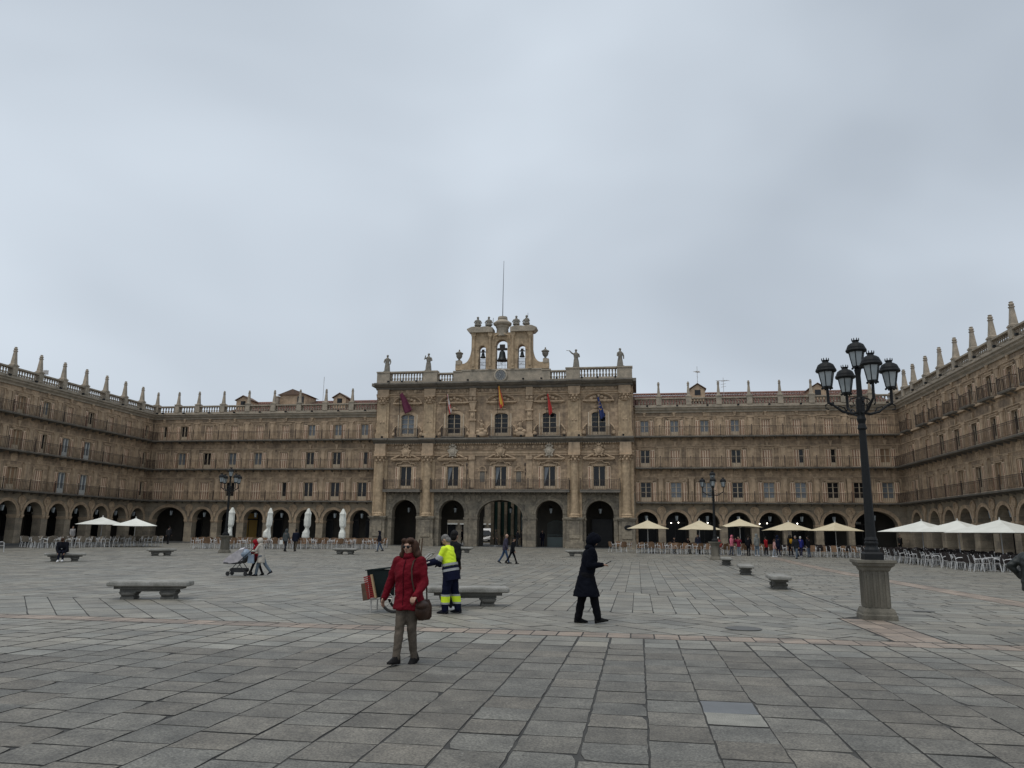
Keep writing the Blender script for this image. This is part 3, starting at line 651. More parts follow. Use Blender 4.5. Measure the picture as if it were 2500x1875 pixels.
# doors behind the arches
q = MB(); q.box(9.1, 4.9, .5, 11.3, 5.05, 3.5)
for a in range(2):
    for b in range(3): q.box(9.2+a*1.07, 4.86, .65+b*.95, 10.15+a*1.07, 4.9, 1.45+b*.95)
q.obj('door', M_dark, TH)
q = MB(); q.box(-9.6, 5.3, .5, -8.95, 5.42, 3.2); sw = q.obj('shop_window', M_shopglass, TH)
q = MB(); q.box(-9.5, 5.25, 2.6, -9.0, 5.29, 2.75); q.obj('lit_spot', M_bulb, sw)
q = MB(); q.box(-9.55, 5.25, .9, -9.0, 5.29, 1.8); q.obj('display_shelf', M_gold_shop, sw)
M_gate = material('green_grey_gate_iron', (0.13, 0.16, 0.15), 0.5, metal=0.2)
q = MB(); gx0, gx1 = 4.55, 6.45; q.box(gx0, 3.0, .5, gx1, 3.08, 1.55)
for i in range(15):
    x = gx0+.06+(gx1-gx0-.12)*i/14; t = 1-((x-5.5)/1.0)**2; q.tube([(x, 3.04, 1.55), (x, 3.04, 2.9+.35*max(t, 0))], .018, 5)
    q.ball((x, 3.04, 1.75), (.05, .03, .09), 6, 4)
q.tube([(gx0+1.9*i/12, 3.04, 2.88+.38*(1-((i-6)/6)**2)) for i in range(13)], .035, 6); q.obj('iron_gate', M_gate, TH)
# pedestals and giant columns
def corinth(mb, r, z0, z1, n=14):
    h = z1-z0
    mb.lathe([(r, z0), (r*1.12, z0+h*.06), (r*1.0, z0+h*.10), (r*1.05, z0+h*.3), (r*1.35, z0+h*.42), (r*1.1, z0+h*.46), (r*1.15, z0+h*.62), (r*1.5, z0+h*.78), (r*1.2, z0+h*.82)], n)
    for i in range(8):
        a = pi*i/4+.2; mb.ball((r*1.28*cos(a), r*1.28*sin(a), z0+h*.36), (.11, .11, .15), 6, 5); mb.ball((r*1.4*cos(a+.4), r*1.4*sin(a+.4), z0+h*.70), (.12, .12, .13), 6, 5)
    mb.sq([(r*1.35, z0+h*.82), (r*1.5, z0+h*.92), (r*1.5, z1)])
cxs = [-12.95, -7.75, 7.7, 12.9]
for x in cxs:
    q = MB(); q.box(x-.80, -.50, .3, x+.80, 0, 3.30); q.box(x-.5, -.60, 1.45, x+.5, -.48, 3.15); q.box(x-.92, -.64, .3, x+.92, 0, 1.05); q.prism([(x-.92, 1.04), (x+.92, 1.04), (x+.80, 1.30), (x-.80, 1.30)], 'y', -.62, 0)
    q.box(x-.90, -.62, 3.24, x+.90, 0, 3.38); q.box(x-.98, -.70, 3.38, x+.98, 0, 3.52); q.obj('column_pedestal', M_base, TH, loc=(0, 0, 0))
    q = MB(); q.box(x-.74, -.14, 3.52, x+.74, 0, 9.4); q.obj('column_backing', M_gold, TH)
    q = MB(); q.lathe([(.62, 3.52), (.62, 3.62), (.55, 3.68), (.58, 3.78), (.50, 3.86), (.465, 3.95), (.46, 6), (.40, 9.05)], 20, (x, -.22, 0))
    c_ = q.obj('column', M_gold, TH, smooth=False); q = MB(); q.lathe([(.1, 0)]*2, 3) if False else None
    k = MB(); corinth(k, .40, 9.02, 9.85); k.obj('capital', M_trim, c_, loc=(x, -.22, 0))
    q = MB(); q.box(x-.62, -.66, 9.85, x+.62, 0, 10.35); q.box(x-.58, -.62, 10.35, x+.58, 0, 11.1); q.obj('entablature_block', M_trim, TH)
    # upper order
    q = MB(); q.box(x-.66, -.18, 11.75, x+.66, 0, 15.55); q.box(x-.42, -.26, 11.95, x+.42, -.18, 15.4); q.box(x-.74, -.32, 11.72, x+.74, 0, 12.25); up_ = q.obj('upper_pilaster', M_gold, TH)
    k = MB(); corinth(k, .36, 15.4, 16.2, 10); k.obj('capital', M_trim, up_, loc=(x, -.12, 0))
    for s_ in (-1, 1): k = MB(); k.ball((x+s_*.16, -.28, 13.45), (.11, .06, .1), 6, 5); k.obj('carved_tassel', M_trim, up_)
    q = MB(); q.box(x-.62, -.40, 16.2, x+.62, 0, 17.0); q.obj('entablature_block', M_trim, TH)
for x in (-3.05, 3.0):
    q = MB(); q.box(x-.28, -.08, 6.5, x+.28, 0, 9.4); q.box(x-.34, -.2, 9.4, x+.34, 0, 9.8); q.obj('pilaster', M_trim, TH)
    q = MB(); q.box(x-.30, -.12, 11.75, x+.30, 0, 13.5); q.box(x-.4, -.22, 11.75, x+.4, 0, 12.1); q.box(x-.38, -.3, 13.5, x+.38, 0, 13.65); q.box(x-.26, -.24, 13.65, x+.26, 0, 14.5); q.ball((x, -.26, 14.1), (.2, .1, .25), 8, 6)
    q.box(x-.4, -.34, 14.5, x+.4, 0, 14.66); q.prism([(-.4+x, 15.5), (.4+x, 15.5), (x+.2, 14.66), (x-.2, 14.66)], 'y', -.3, 0); q.box(x-.42, -.36, 15.5, x+.42, 0, 15.62)
    for s_ in (-1, 1): q.ball((x+s_*.2, -.3, 15.85), (.2, .16, .22), 7, 5)
    q.box(x-.36, -.34, 16.1, x+.36, 0, 17.0); q.obj('bracket_pilaster', M_trim, TH)
def hb(nm, prof, mat, breaks=(), d=.36):
    q = MB(); q.prism([(-p[0], p[1]) for p in prof]+[(0, prof[-1][1]), (0, prof[0][1])], 'x', -HB-.02, HB+.02); o = q.obj(nm, mat, TH)
    for x in breaks:
        q = MB(); q.prism([(-p[0]-d, p[1]+.004) for p in prof]+[(0, prof[-1][1]+.004), (0, prof[0][1]+.004)], 'x', x-.82, x+.82); q.obj('cornice_break', mat, o)
hb('architrave', [(.10, 9.82), (.10, 10.0), (.16, 10.04), (.16, 10.3), (.24, 10.36)], M_trim)
hb('string_cornice', [(.18, 11.1), (.25, 11.22), (.5, 11.34), (.62, 11.42), (.70, 11.5), (.70, 11.66), (.1, 11.72)], M_grey, cxs, .22)
hb('architrave', [(.08, 16.2), (.08, 16.36), (.18, 16.42), (.22, 16.54)], M_trim)
hb('main_cornice', [(.15, 16.98), (.25, 17.08), (.28, 17.18), (.62, 17.26), (.80, 17.38), (.95, 17.46), (.95, 17.62), (.2, 17.68)], M_grey, cxs+[-3.05, 3.0], .15)
for sg in (-1, 1):
    q = MB(); q.box(sg*HB-.35 if sg < 0 else HB, -.9, 17.3, sg*HB if sg < 0 else HB+.35, 6, 17.62); q.obj('cornice_return', M_grey, TH)
q = MB()
for i in range(110): x = -HB+.15+i*.25; q.box(x-.06, -.30, 11.0, x+.06, 0, 11.12)
q.obj('dentil_row', M_trim, TH, kind='stuff')
q = MB()
for i in range(int(2*HB/.92)):
    x = -HB+.6+i*.92
    if min(abs(x-c) for c in cxs) < .8: continue
    for z in (10.72, 16.78):
        q.ball((x, -.02, z), (.17, .07, .20), 7, 5); q.ball((x+.36, -.02, z+.05), (.10, .06, .10), 6, 4); q.ball((x-.36, -.02, z-.02), (.10, .06, .08), 6, 4)
q.obj('frieze_carving', M_trim, TH, kind='stuff')
# windows, pediments, shields
SH = MB(); SH.prism([(.42*cos(a)*(1+.12*cos(4*a)), .55*sin(a)*(1.0+.1*cos(2*a))) for a in [2*pi*i/20 for i in range(20)]], 'y', -.16, 0)
SH.ball((0, -.17, -.03), (.26, .12, .34), 10, 8)
for (x, z, r) in ((-.3, .52, .14), (.3, .52, .14), (0, .68, .17), (-.46, .1, .12), (.46, .1, .12), (-.3, -.5, .12), (.3, -.5, .12), (0, -.68, .1), (-.18, .72, .09), (.18, .72, .09)): SH.ball((x, -.1, z), (r, .1, r), 7, 5)
SHA = SH.mesh('coat_of_arms', M_shield); SHB = SH.mesh('coat_of_arms', M_trim)
for i, x in enumerate(wx):
    w = make_window(TH, x, 6.4, 1.24, 2.32, 'dark', .2, True, 0, .24, .3)
    if i in (1, 2, 3):
        cu = MB(); cu.prism([(-.50, 2.2), (-.08, 2.2), (-.32, 1.2), (-.46, .6), (-.52, .6)], 'y', .02, .03); cu.obj('curtain', M_glassl, w)
    make_window(TH, x, 11.85, 1.5, 2.45, 'light' if i == 0 else 'dark', .2, False, 3, .36, .4, [M_shcr, M_shgr])
    for sg in (-1, 1): 
        k = MB(); k.tube([(sg*(1.35+.25*sin(t*.55)), -.05, 12.0+t*.16) for t in range(8)], [.10, .13, .12, .10, .09, .10, .08, .05], 6); k.ball((sg*1.5, -.08, 12.1), (.22, .12, .18), 7, 5); k.obj('scroll_carving', M_trim, TH, loc=(x, 0, 0))
    # first-floor surround with stepped head
    q = MB(); q.box(-.82, -.07, 0, -.62, 0, 2.4); q.box(.62, -.07, 0, .82, 0, 2.4); q.box(-.82, -.07, 2.32, .82, 0, 2.5)
    q.tube([(-1.05, -.1, 2.42), (-.95, -.12, 2.62), (-.5, -.12, 2.64), (-.32, -.14, 2.82), (.32, -.14, 2.82), (.5, -.12, 2.64), (.95, -.12, 2.62), (1.05, -.1, 2.42)], .075, 6); q.obj('window_surround', M_trim, TH, loc=(x, 0, 6.4))
    # broken pediment with scrolls
    q = MB(); q.box(-1.6, -.34, 0, 1.6, 0, .10); q.box(-1.5, -.22, -.12, 1.5, 0, 0)
    for sg in (-1, 1): q.tube([(sg*1.58, -.25, .12), (sg*1.1, -.25, .26), (sg*.75, -.25, .44), (sg*.52, -.26, .46), (sg*.46, -.26, .34), (sg*.6, -.26, .28)], [.07, .09, .10, .10, .08, .05], 6)
    q.obj('broken_pediment', M_trim, TH, loc=(x, 0, 9.42)); inst('coat_of_arms', SHA if i in (1, 3) else SHB, TH, (x, -.14, 10.25), sc=(1, 1, .95))
    # second-floor surround and segmental pediment
    q = MB(); q.box(-.98, -.08, 0, -.75, 0, 2.3); q.box(.75, -.08, 0, .98, 0, 2.3)
    q.prism([(-.75, 2.12)]+[(.75*-cos(pi*t/8), 2.12+.36*sin(pi*t/8)) for t in range(9)]+[(.98, 2.12), (.98, 2.5), (.5, 2.75), (-.5, 2.75), (-.98, 2.5), (-.98, 2.12)], 'y', -.09, -.0)
    q.obj('window_surround', M_trim, TH, loc=(x, 0, 11.85))
    archivolt(0, 1.38, 0, .62, .16, .34, 14).obj('segmental_pediment', M_trim, TH, loc=(x, 0, 15.52))
    q = MB(); q.box(-1.62, -.34, -.10, 1.62, 0, .04); q.box(-1.3, -.2, -.2, 1.3, 0, -.1)
    for k in range(5): q.ball(((k-2)*.36, -.1, .22+.14*(2-abs(k-2))), (.2, .13, .17), 7, 5)
    q.obj('pediment_base', M_trim, TH, loc=(x, 0, 15.5))
    k = MB(); k.ball((0, -.1, 14.82), (.22, .12, .2), 7, 5); k.ball((-.3, -.08, 14.75), (.2, .09, .1), 7, 5); k.ball((.3, -.08, 14.75), (.2, .09, .1), 7, 5); k.obj('carved_keystone', M_trim, TH, loc=(x, 0, 0))
    make_balcony(TH, x-1.22, x+1.22, 11.72, 12.72, .55, (x-1.22, x+1.22), .10, .15, 5, True, None, .013)
for sg in (-1, 1):    # carved figures beside the middle window, niches on the first floor
    k = MB(); k.ball((0, -.15, .25), (.62, .18, .32), 8, 6); k.ball((-.38, -.18, .5), (.26, .14, .2), 8, 6); k.ball((.38, -.18, .5), (.26, .14, .2), 8, 6); k.ball((0, -.2, .72), (.34, .16, .2), 8, 6); k.ball((0, -.22, 1.15), (.2, .15, .33), 8, 6); k.ball((.02, -.25, 1.6), (.13, .13, .15), 8, 6)
    k.tube([(.1, -.25, 1.35), (.32, -.3, 1.5), (.38, -.3, 1.7)], .06, 6); k.tube([(-.1, -.25, 1.3), (-.3, -.3, 1.1)], .06, 6); k.obj('carved_cherub', M_trim, TH, loc=(sg*2.05, 0, 11.85), sc=(sg, 1, 1))
    k = MB(); k.box(-.36, -.06, 0, -.28, 0, 1.2); k.box(.28, -.06, 0, .36, 0, 1.2); k.box(-.48, -.1, 1.2, .48, 0, 1.28); k.T = Matrix.Translation((0, 0, 1.3)); k2 = archivolt(0, .30, 0, .34, .14, .08, 10); k.add(k2.v, k2.f); k.obj('niche', M_trim, TH, loc=(sg*1.92, 0, 7.0))
    k = MB(); k.lathe([(.01, 0), (.28, 0.001), (.28, .9)], 10, (0, .02, 0)); k.ball((0, .02, .95), (.28, .08, .30), 10, 6); k.obj('niche_recess', M_grey, TH, loc=(sg*1.92, -.0, 7.1), sc=(1, .12, 1))
for a, b in ((-12.35, -8.35), (-7.25, 7.2), (8.3, 12.3)): make_balcony(TH, a, b, 6.0, 7.27, .95, [a+.02, b-.02]+([-3.05, 3.0] if b-a > 6 else []), .28, .17, .52, True, None, .016)
for x in (-3.4, 2.7):
    q = MB(); q.tube([(x, -.85, 6.3), (x, -.85, 8.9)], .035, 6); q.ball((x, -.85, 8.8), (.10, .10, .22), 6, 5); q.tube([(x, -.85, 8.5), (x+.12, -.9, 8.1), (x+.05, -.9, 7.7)], .04, 5); q.obj('torch_holder', M_iron, TH)
q = MB(); q.lathe([(.42, 0), (.42, .05), (.36, .07), (.01, .06)], 18, sx=1.0, sy=.62)
for i in range(len(q.v)): X, Y, Z = q.v[i]; q.v[i] = (X, -Z, Y)
q.obj('oval_plaque', M_black, TH, loc=(13.05, -.60, 2.55))
# parapet
def para(a, b, z1, nm='parapet'): q = MB(); q.box(a, -.35, 17.62, b, .35, z1-.14); q.box(a-.05, -.42, z1-.14, b+.05, .42, z1); return q.obj(nm, M_pinn, TH)
for a, b in ((-13.75, -12.3), (-8.55, -7.0), (6.85, 8.3), (12.15, 13.7)): para(a, b, 19.0)
for a, b in ((-12.3, -8.55), (8.3, 12.15)):
    q = MB(); q.box(a, -.3, 17.62, b, .3, 17.95); q.box(a, -.34, 18.85, b, .34, 19.0); q.obj('balustrade_rail', M_pinn, TH)
    for i in range(12): inst('baluster', BAL_ME, TH, (a+(b-a)*(i+.5)/12, 0, 17.95), sc=(1.15, 1.15, 1.45))
for a, b in ((-7.0, -4.6), (4.6, 6.85)):
    q = MB(); q.box(a, -.25, 17.62, b, .25, 17.85); q.box(a, -.28, 18.62, b, .28, 18.76); q.obj('balustrade_rail', M_pinn, TH)
    for i in range(8): inst('baluster', BAL_ME, TH, (a+(b-a)*(i+.5)/8, 0, 17.85), sc=(1.1, 1.1, 1.24))
    para((-5.2 if a < 0 else 4.3), (-4.3 if a < 0 else 5.2), 18.9)
para(-4.3, 4.3, 19.0, 'belfry_base')
for x in (-12.1, -10.6, -9.0, -6.4, -3.4, 2.5, 4.4, 6.0, 8.6, 10.2, 12.0): inst('floodlight', FLOOD_ME, TH, (x, -.85, 17.66))
for x in [-12.8+1.5*i for i in range(18)]:
    if abs(x-round(x/5.1)*5.1) > 1.3: k = MB(); k.box(-.1, -.72, 11.72, .1, -.5, 11.9); k.obj('floodlight', M_black, TH, loc=(x, 0, 0))
# belfry
ops = [(-2.1, .38, 21.2, .40), (0, .62, 21.62, .62), (2.15, .40, 21.2, .42)]
def belfry_wall():
    mb = MB(); arch_wall(mb, -3.3, 3.3, 19.0, 23.0, ops, -.35, .85, 12); return mb
belfry_wall().obj('belfry_wall', M_gold, TH)
for x in (-3.05, -1.25, 1.2, 3.05):
    q = MB(); q.box(x-.2, -.5, 19.0, x+.2, -.35, 19.3); q.lathe([(.17, 19.3), (.165, 19.4), (.145, 22.3)], 10, (x, -.42, 0)); q.lathe([(.15, 22.3), (.24, 22.6), (.2, 22.65)], 8, (x, -.42, 0)); q.box(x-.25, -.6, 22.65, x+.25, -.35, 23.0); q.obj('belfry_column', M_gold, TH)
for c, r, sp, rise in ops:
    archivolt(c, r, sp, rise, .14, .06, 12).obj('archivolt', M_gold, TH, loc=(0, -.35, 0))
    q = MB(); q.box(c-r-.2, -.45, sp-.1, c-r, .5, sp); q.box(c+r, -.45, sp-.1, c+r+.2, .5, sp); q.obj('impost', M_gold, TH)
    q = MB()
    for i in range(9):
        x = c-r+2*r*i/8; q.tube([(x, -.4, 19.05), (x, -.4, 20.1)], .018, 4)
    for z in (19.05, 19.4, 19.75, 20.1): q.tube([(c-r, -.4, z), (c+r, -.4, z)], .016, 4)
    for i in range(8): a = pi*i/4; q.tube([(c, -.4, 19.55), (c+.3*cos(a), -.4, 19.55+.3*sin(a))], .010, 4)
    q.obj('belfry_railing', M_iron, TH)
q = MB(); q.tube([(-.85, -.5, 22.2), (-.8, -.52, 22.6), (-.35, -.55, 22.75), (0, -.58, 23.25), (.35, -.55, 22.75), (.8, -.52, 22.6), (.85, -.5, 22.2)], [.07, .08, .09, .10, .09, .08, .07], 6); q.obj('ogee_hood', M_gold, TH)
for sg in (-1, 1):
    q = MB(); q.prism([(sg*x, z) for x, z in ((.95, 23.0), (3.45, 23.0), (3.75, 23.28), (3.78, 23.4), (3.3, 23.62), (2.9, 23.66), (2.4, 23.58), (1.6, 23.66), (.95, 23.5))], 'y', -.75, .7); q.obj('belfry_cornice', M_pinn, TH)
    pts = [(sg*3.3, 19.0), (sg*5.05, 19.0), (sg*5.05, 19.7), (sg*4.85, 20.05), (sg*4.55, 19.75)]
    pts += [(sg*(3.3+1.25*(1-sin(t*pi/16))), 19.75+1.9*(1-cos(t*pi/16))*1.0-.25*sin(t*pi/8)) for t in range(1, 9)]
    q = MB(); q.prism(pts, 'y', -.25, .3); q.obj('scroll_buttress', M_gold, TH)
    q = MB(); q.box(sg*4.72-.3, -.3, 19.6, sg*4.72+.3, .3, 20.05); q.obj('urn_base', M_pinn, TH)
q = MB(); q.lathe([(.70, 22.6), (.66, 23.0), (.64, 23.5), (.72, 23.62), (.74, 23.75), (.95, 23.9), (1.0, 24.04), (.98, 24.12), (.66, 24.36), (.50, 24.48), (.54, 24.56), (.50, 24.8), (.3, 24.86)], 16); q.obj('belfry_drum', M_pinn, TH)
q = MB(); q.tube([(0, 0, 24.8), (0, 0, 27), (.05, 0, 31.2)], [.045, .035, .02], 6); q.obj('lightning_rod', M_black, TH)
q = MB(); q.tube([(2.75, 0, 23.6), (2.75, 0, 25.2)], .02, 5); q.obj('lightning_rod', M_black, TH)
# clock with hour marks and hands (ten thirty-five)
q = MB(); q.lathe([(.62, 0), (.62, .12), (.50, .16), (.48, .10)], 24)
for i in range(len(q.v)): X, Y, Z = q.v[i]; q.v[i] = (X, -Z, Y)
ck = q.obj('clock', M_shield, TH, loc=(-.05, -.42, 18.30), sc=(1.14, 1, 1.14))
q = MB(); q.lathe([(.49, 0), (.49, .02)], 24)
for i in range(len(q.v)): X, Y, Z = q.v[i]; q.v[i] = (X, -Z, Y)
q.obj('clock_face', M_slate, ck, loc=(0, -.10, 0))
M_num = material('pale_clock_numerals', (0.40, 0.39, 0.36), 0.6)
q = MB()
for h in range(12):
    a = 2*pi*h/12; c_, s_ = sin(a), cos(a)
    for o_ in ((-.035, 0, .035) if h % 3 else (-.05, -.015, .02, .055)):
        p0 = (c_*.33+s_*o_, -.125, s_*.33-c_*o_); p1 = (c_*.44+s_*o_, -.125, s_*.44-c_*o_); q.tube([p0, p1], .009, 4)
q.obj('hour_numeral', M_num, ck)
for a, l, w in ((radians(317), .27, .03), (radians(210), .40, .02)):
    q = MB(); q.tube([(0, -.14, 0), (sin(a)*l, -.14, cos(a)*l)], [w, w*.4], 5); q.obj('clock_hand', M_num, ck)
rf = MB(); rf.prism([(.4, 17.7), (8.5, 17.7), (4.5, 18.6)], 'x', -HB, HB); rf.obj('roof', M_tile, TH)

# bells (hung in the arches), statues, urns, flags: things of their own
def bell(x, z, s, label):
    t = thing('bell', label, 'bell', tw(x, .1, z), RZ)
    q = MB(); q.lathe([(.5*s, 0), (.52*s, .05*s), (.44*s, .14*s), (.34*s, .35*s), (.29*s, .7*s), (.24*s, .9*s), (.12*s, 1.02*s), (.03*s, 1.05*s)], 16); q.obj('bell_body', M_bell, t, smooth=True)
    q = MB(); q.box(-.45*s, -.1*s, 1.05*s, .45*s, .1*s, 1.25*s); q.box(-.25*s, -.09*s, 1.25*s, .25*s, .09*s, 1.6*s); q.box(-.6*s, -.03, 1.1*s, .6*s, .03, 1.17*s); q.obj('headstock', M_iron, t)
    q = MB(); q.tube([(0, 0, .8*s), (0, 0, 0)], .02*s, 5); q.ball((0, 0, -.04*s), .07*s, 6, 5); q.obj('clapper', M_iron, t)
bell(0, 19.95, 1.14, 'large bronze bell in the tall middle belfry arch'); bell(-2.1, 20.35, .58, 'small bell in the left belfry arch'); bell(2.15, 20.35, .58, 'small bell in the right belfry arch')
def statue(x, z, h, label, pose, busty=False, yaw=0.0):
    t = thing('statue', label, 'statue', tw(x, -.35 if busty else -.02, z), RZ+yaw, 'stone statues on the town hall roofline'); q = MB(); s = h/1.9
    if not busty:
        q.sq([(.30*s, 0), (.30*s, .1*s)]); q.loft([[(rx*s*cos(2*pi*i/12)*(1+.08*sin(5*2*pi*i/12+zz*3)), ry*s*sin(2*pi*i/12)*(1+.08*sin(5*2*pi*i/12+zz*3))+oy*s, zz*s) for i in range(12)] for rx, ry, zz, oy in ((.33, .27, .1, 0), (.29, .24, .4, .0), (.25, .2, .75, .02), (.2, .17, 1.0, 0), (.24, .18, 1.25, 0), (.26, .17, 1.45, 0), (.12, .1, 1.58, 0), (.07, .07, 1.65, 0))])
        q.ball((0, -.02*s, 1.76*s), (.11*s, .12*s, .14*s), 9, 7); q.ball((0, .03*s, 1.80*s), (.13*s, .12*s, .12*s), 8, 6)
        A = {'down': [((-.25, 0, 1.42), (-.34, -.05, 1.12), (-.2, -.2, .98)), ((.25, 0, 1.42), (.36, -.02, 1.12), (.33, -.1, .85))],
             'raise': [((-.25, 0, 1.42), (-.42, -.12, 1.5), (-.62, -.15, 1.72)), ((.25, 0, 1.42), (.34, -.05, 1.12), (.15, -.2, 1.05))],
             'chin': [((-.25, 0, 1.42), (-.4, -.1, 1.25), (-.3, -.15, 1.6)), ((.25, 0, 1.42), (.36, -.05, 1.15), (.2, -.2, 1.02))]}[pose]
        for arm in A: q.tube([tuple(v*s for v in p) for p in arm], [.085*s, .075*s, .055*s], 7); q.ball(tuple(v*s for v in arm[2]), .06*s, 6, 5)
        if pose == 'raise': q.tube([(-.60*s, -.15*s, 1.72*s), (-.95*s, -.15*s, 1.78*s)], .025*s, 5)
    else:
        q.ball((0, .05, .2*s), (.42*s, .3*s, .25*s), 9, 6); q.ball((0, 0, .55*s), (.3*s, .2*s, .38*s), 9, 7); q.ball((0, -.02, 1.05*s), (.13*s, .13*s, .17*s), 8, 6); q.ball((0, .04, 1.1*s), (.15*s, .14*s, .13*s), 8, 6)
        for sg in (-1, 1): q.tube([(sg*.26*s, 0, .72*s), (sg*.42*s, -.1*s, .45*s), (sg*.25*s, -.25*s, .28*s)], [.1*s, .08*s, .06*s], 6); q.ball((sg*.25*s, -.15*s, .15*s), (.16*s, .28*s, .13*s), 7, 5)
        if pose == 'staff': q.tube([(.5*s, -.1, .1), (.55*s, -.1, 1.0*s)], .03, 5)
    q.obj('figure', M_statue, t)
statue(-12.75, 19.0, 1.95, 'robed stone statue at the far left end of the town hall parapet', 'down')
statue(-8.1, 19.0, 2.0, 'stone statue with hand at its chin left of the belfry', 'chin')
statue(7.9, 19.0, 2.0, 'stone statue stretching one arm out right of the belfry', 'raise')
statue(12.5, 19.0, 2.0, 'robed stone statue at the far right end of the town hall parapet', 'down', yaw=.5)
statue(-2.65, 23.72, 1.75, 'outer left seated figure on top of the belfry', '', True, .3); statue(-1.45, 23.70, 1.75, 'seated figure with staff beside the belfry drum, left', 'staff', True)
statue(1.55, 23.70, 1.75, 'seated figure beside the belfry drum, right', '', True, .1); statue(2.65, 23.72, 1.75, 'outer right seated figure on top of the belfry', '', True, -.3)
for x, lab in ((-4.7, 'stone urn on the scroll left of the belfry'), (4.65, 'stone urn on the scroll right of the belfry')):
    t = thing('urn', lab, 'urn', tw(x, 0, 20.05), RZ); q = MB(); q.lathe([(.2, 0), (.2, .08), (.1, .14), (.12, .22), (.26, .36), (.34, .56), (.33, .72), (.42, .80), (.42, .88), (.26, .96), (.12, 1.06), (.06, 1.1), (.09, 1.18), (.04, 1.28)], 14); q.obj('urn_body', M_statue, t)
# flags
def flag(x, ztop, zbase, length, cols, sway, spread, label):
    t = thing('flag', label, 'flag', tw(x-.05, -.62, zbase), RZ, 'flags on the town hall balconies')
    q = MB(); H_ = ztop-zbase+.25; q.tube([(0, .15, 0), (0, -.02, H_)], .028, 6); q.ball((0, -.02, H_), .05, 6, 5); q.obj('flag_pole', M_black, t)
    n, m = 18, 8; vs = []; fs = []; mi = []
    for i in range(n+1):
        u = i/n
        for j in range(m+1):
            v = j/m   # across the drooping cloth
            w = spread*(.25+.75*u)*(1-.25*u)
            xx = .03+sway*u + (v-.15)*w + .03*sin(7*u+3*v); yy = -.06 + .09*sin(9*v+3*u)*(.3+u) ; zz = H_-.25-length*u*(1-.12*v) + (.25*v*spread if u < .5 else .12*v*spread)
            vs.append((xx, yy, zz))
    for i in range(n):
        for j in range(m):
            fs.append((i*(m+1)+j, i*(m+1)+j+1, (i+1)*(m+1)+j+1, (i+1)*(m+1)+j)); mi.append(cols(i/n, j/m))
    me = bpy.data.meshes.new('flag_cloth'); me.from_pydata(vs, [], fs)
    for c in FC: me.materials.append(c)
    me.polygons.foreach_set('material_index', mi); me.polygons.foreach_set('use_smooth', [True]*len(fs)); o = inst('flag_cloth', me, t)
    sm = o.modifiers.new('thick', 'SOLIDIFY'); sm.thickness = .008
FC = [material('flag_'+n, c, 0.8) for n, c in (('maroon', (.10, .012, .038)), ('red', (.42, .035, .03)), ('yellow', (.58, .36, .05)), ('white', (.52, .48, .46)), ('blue', (.012, .028, .12)))]
flag(-10.95, 16.35, 11.9, 2.1, lambda u, v: 0, .75, 1.15, 'drooping maroon flag, leftmost on the town hall')
flag(-5.75, 16.25, 11.9, 2.15, lambda u, v: 1 if (v < .3 or .55 < u < .75 and v > .5) else 3, .35, .38, 'narrow hanging red and white flag, second from the left')
flag(-.25, 17.0, 11.9, 2.4, lambda u, v: 1 if (v < .22 or v > .72 or u > .8 and v < .4) else 2, .28, .62, 'red and yellow striped flag over the middle window')
flag(4.95, 16.1, 11.9, 2.25, lambda u, v: 1, .25, .5, 'plain red flag right of the middle window')
flag(10.15, 15.65, 11.9, 2.3, lambda u, v: 2 if (int(u*18) in (4, 7, 10) and int(v*8) in (3, 5)) or (int(u*18) in (5, 9) and int(v*8) == 2) else 4, .35, .6, 'blue flag with yellow stars, rightmost on the town hall')

# ------------------------------------------------------------------ the street seen through the town hall arches
SB = thing('street_building', 'pale building with tall pilasters seen through the middle archway', 'building', tw(-1.3, 15, 0), RZ)
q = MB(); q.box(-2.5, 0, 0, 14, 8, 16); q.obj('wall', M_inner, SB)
for i in range(6):
    x = -2.25+i*.82; q = MB(); q.box(x-.17, -.35, .3, x+.17, 0, 13); q.box(x-.24, -.42, .3, x+.24, 0, 1.5); q.obj('pilaster', M_base, SB)
    if i < 5: q = MB(); q.box(x+.2, -.06, 1.7, x+.6, .1, 9); q.obj('window', material('green_glass', (.02, .05, .045), .15) if i == 0 else bpy.data.materials['green_glass'], SB)
SB2 = thing('street_building', 'cream building with a bay front seen at the left of the middle archway', 'building', tw(-12, 36, 0), RZ)
q = MB(); q.box(-6, 0, 0, 6.5, 6, 12); q.obj('wall', M_base, SB2)
for i in range(5):
    for k in range(3): q = MB(); q.box(-4.6+i*2.2, -.1, 1+k*3.4, -3.4+i*2.2, .05, 3.2+k*3.4); q.obj('window', M_glass, SB2); q = MB(); q.box(-4.9+i*2.2, -.2, 3.2+k*3.4, -3.1+i*2.2, 0, 3.4+k*3.4); q.obj('lintel', M_white, SB2)
st = MB(); st.box(-26, 6.01, .2, 20, 60, .53); st.obj('street', M_asph, None, M=MT.copy(), kind='structure')
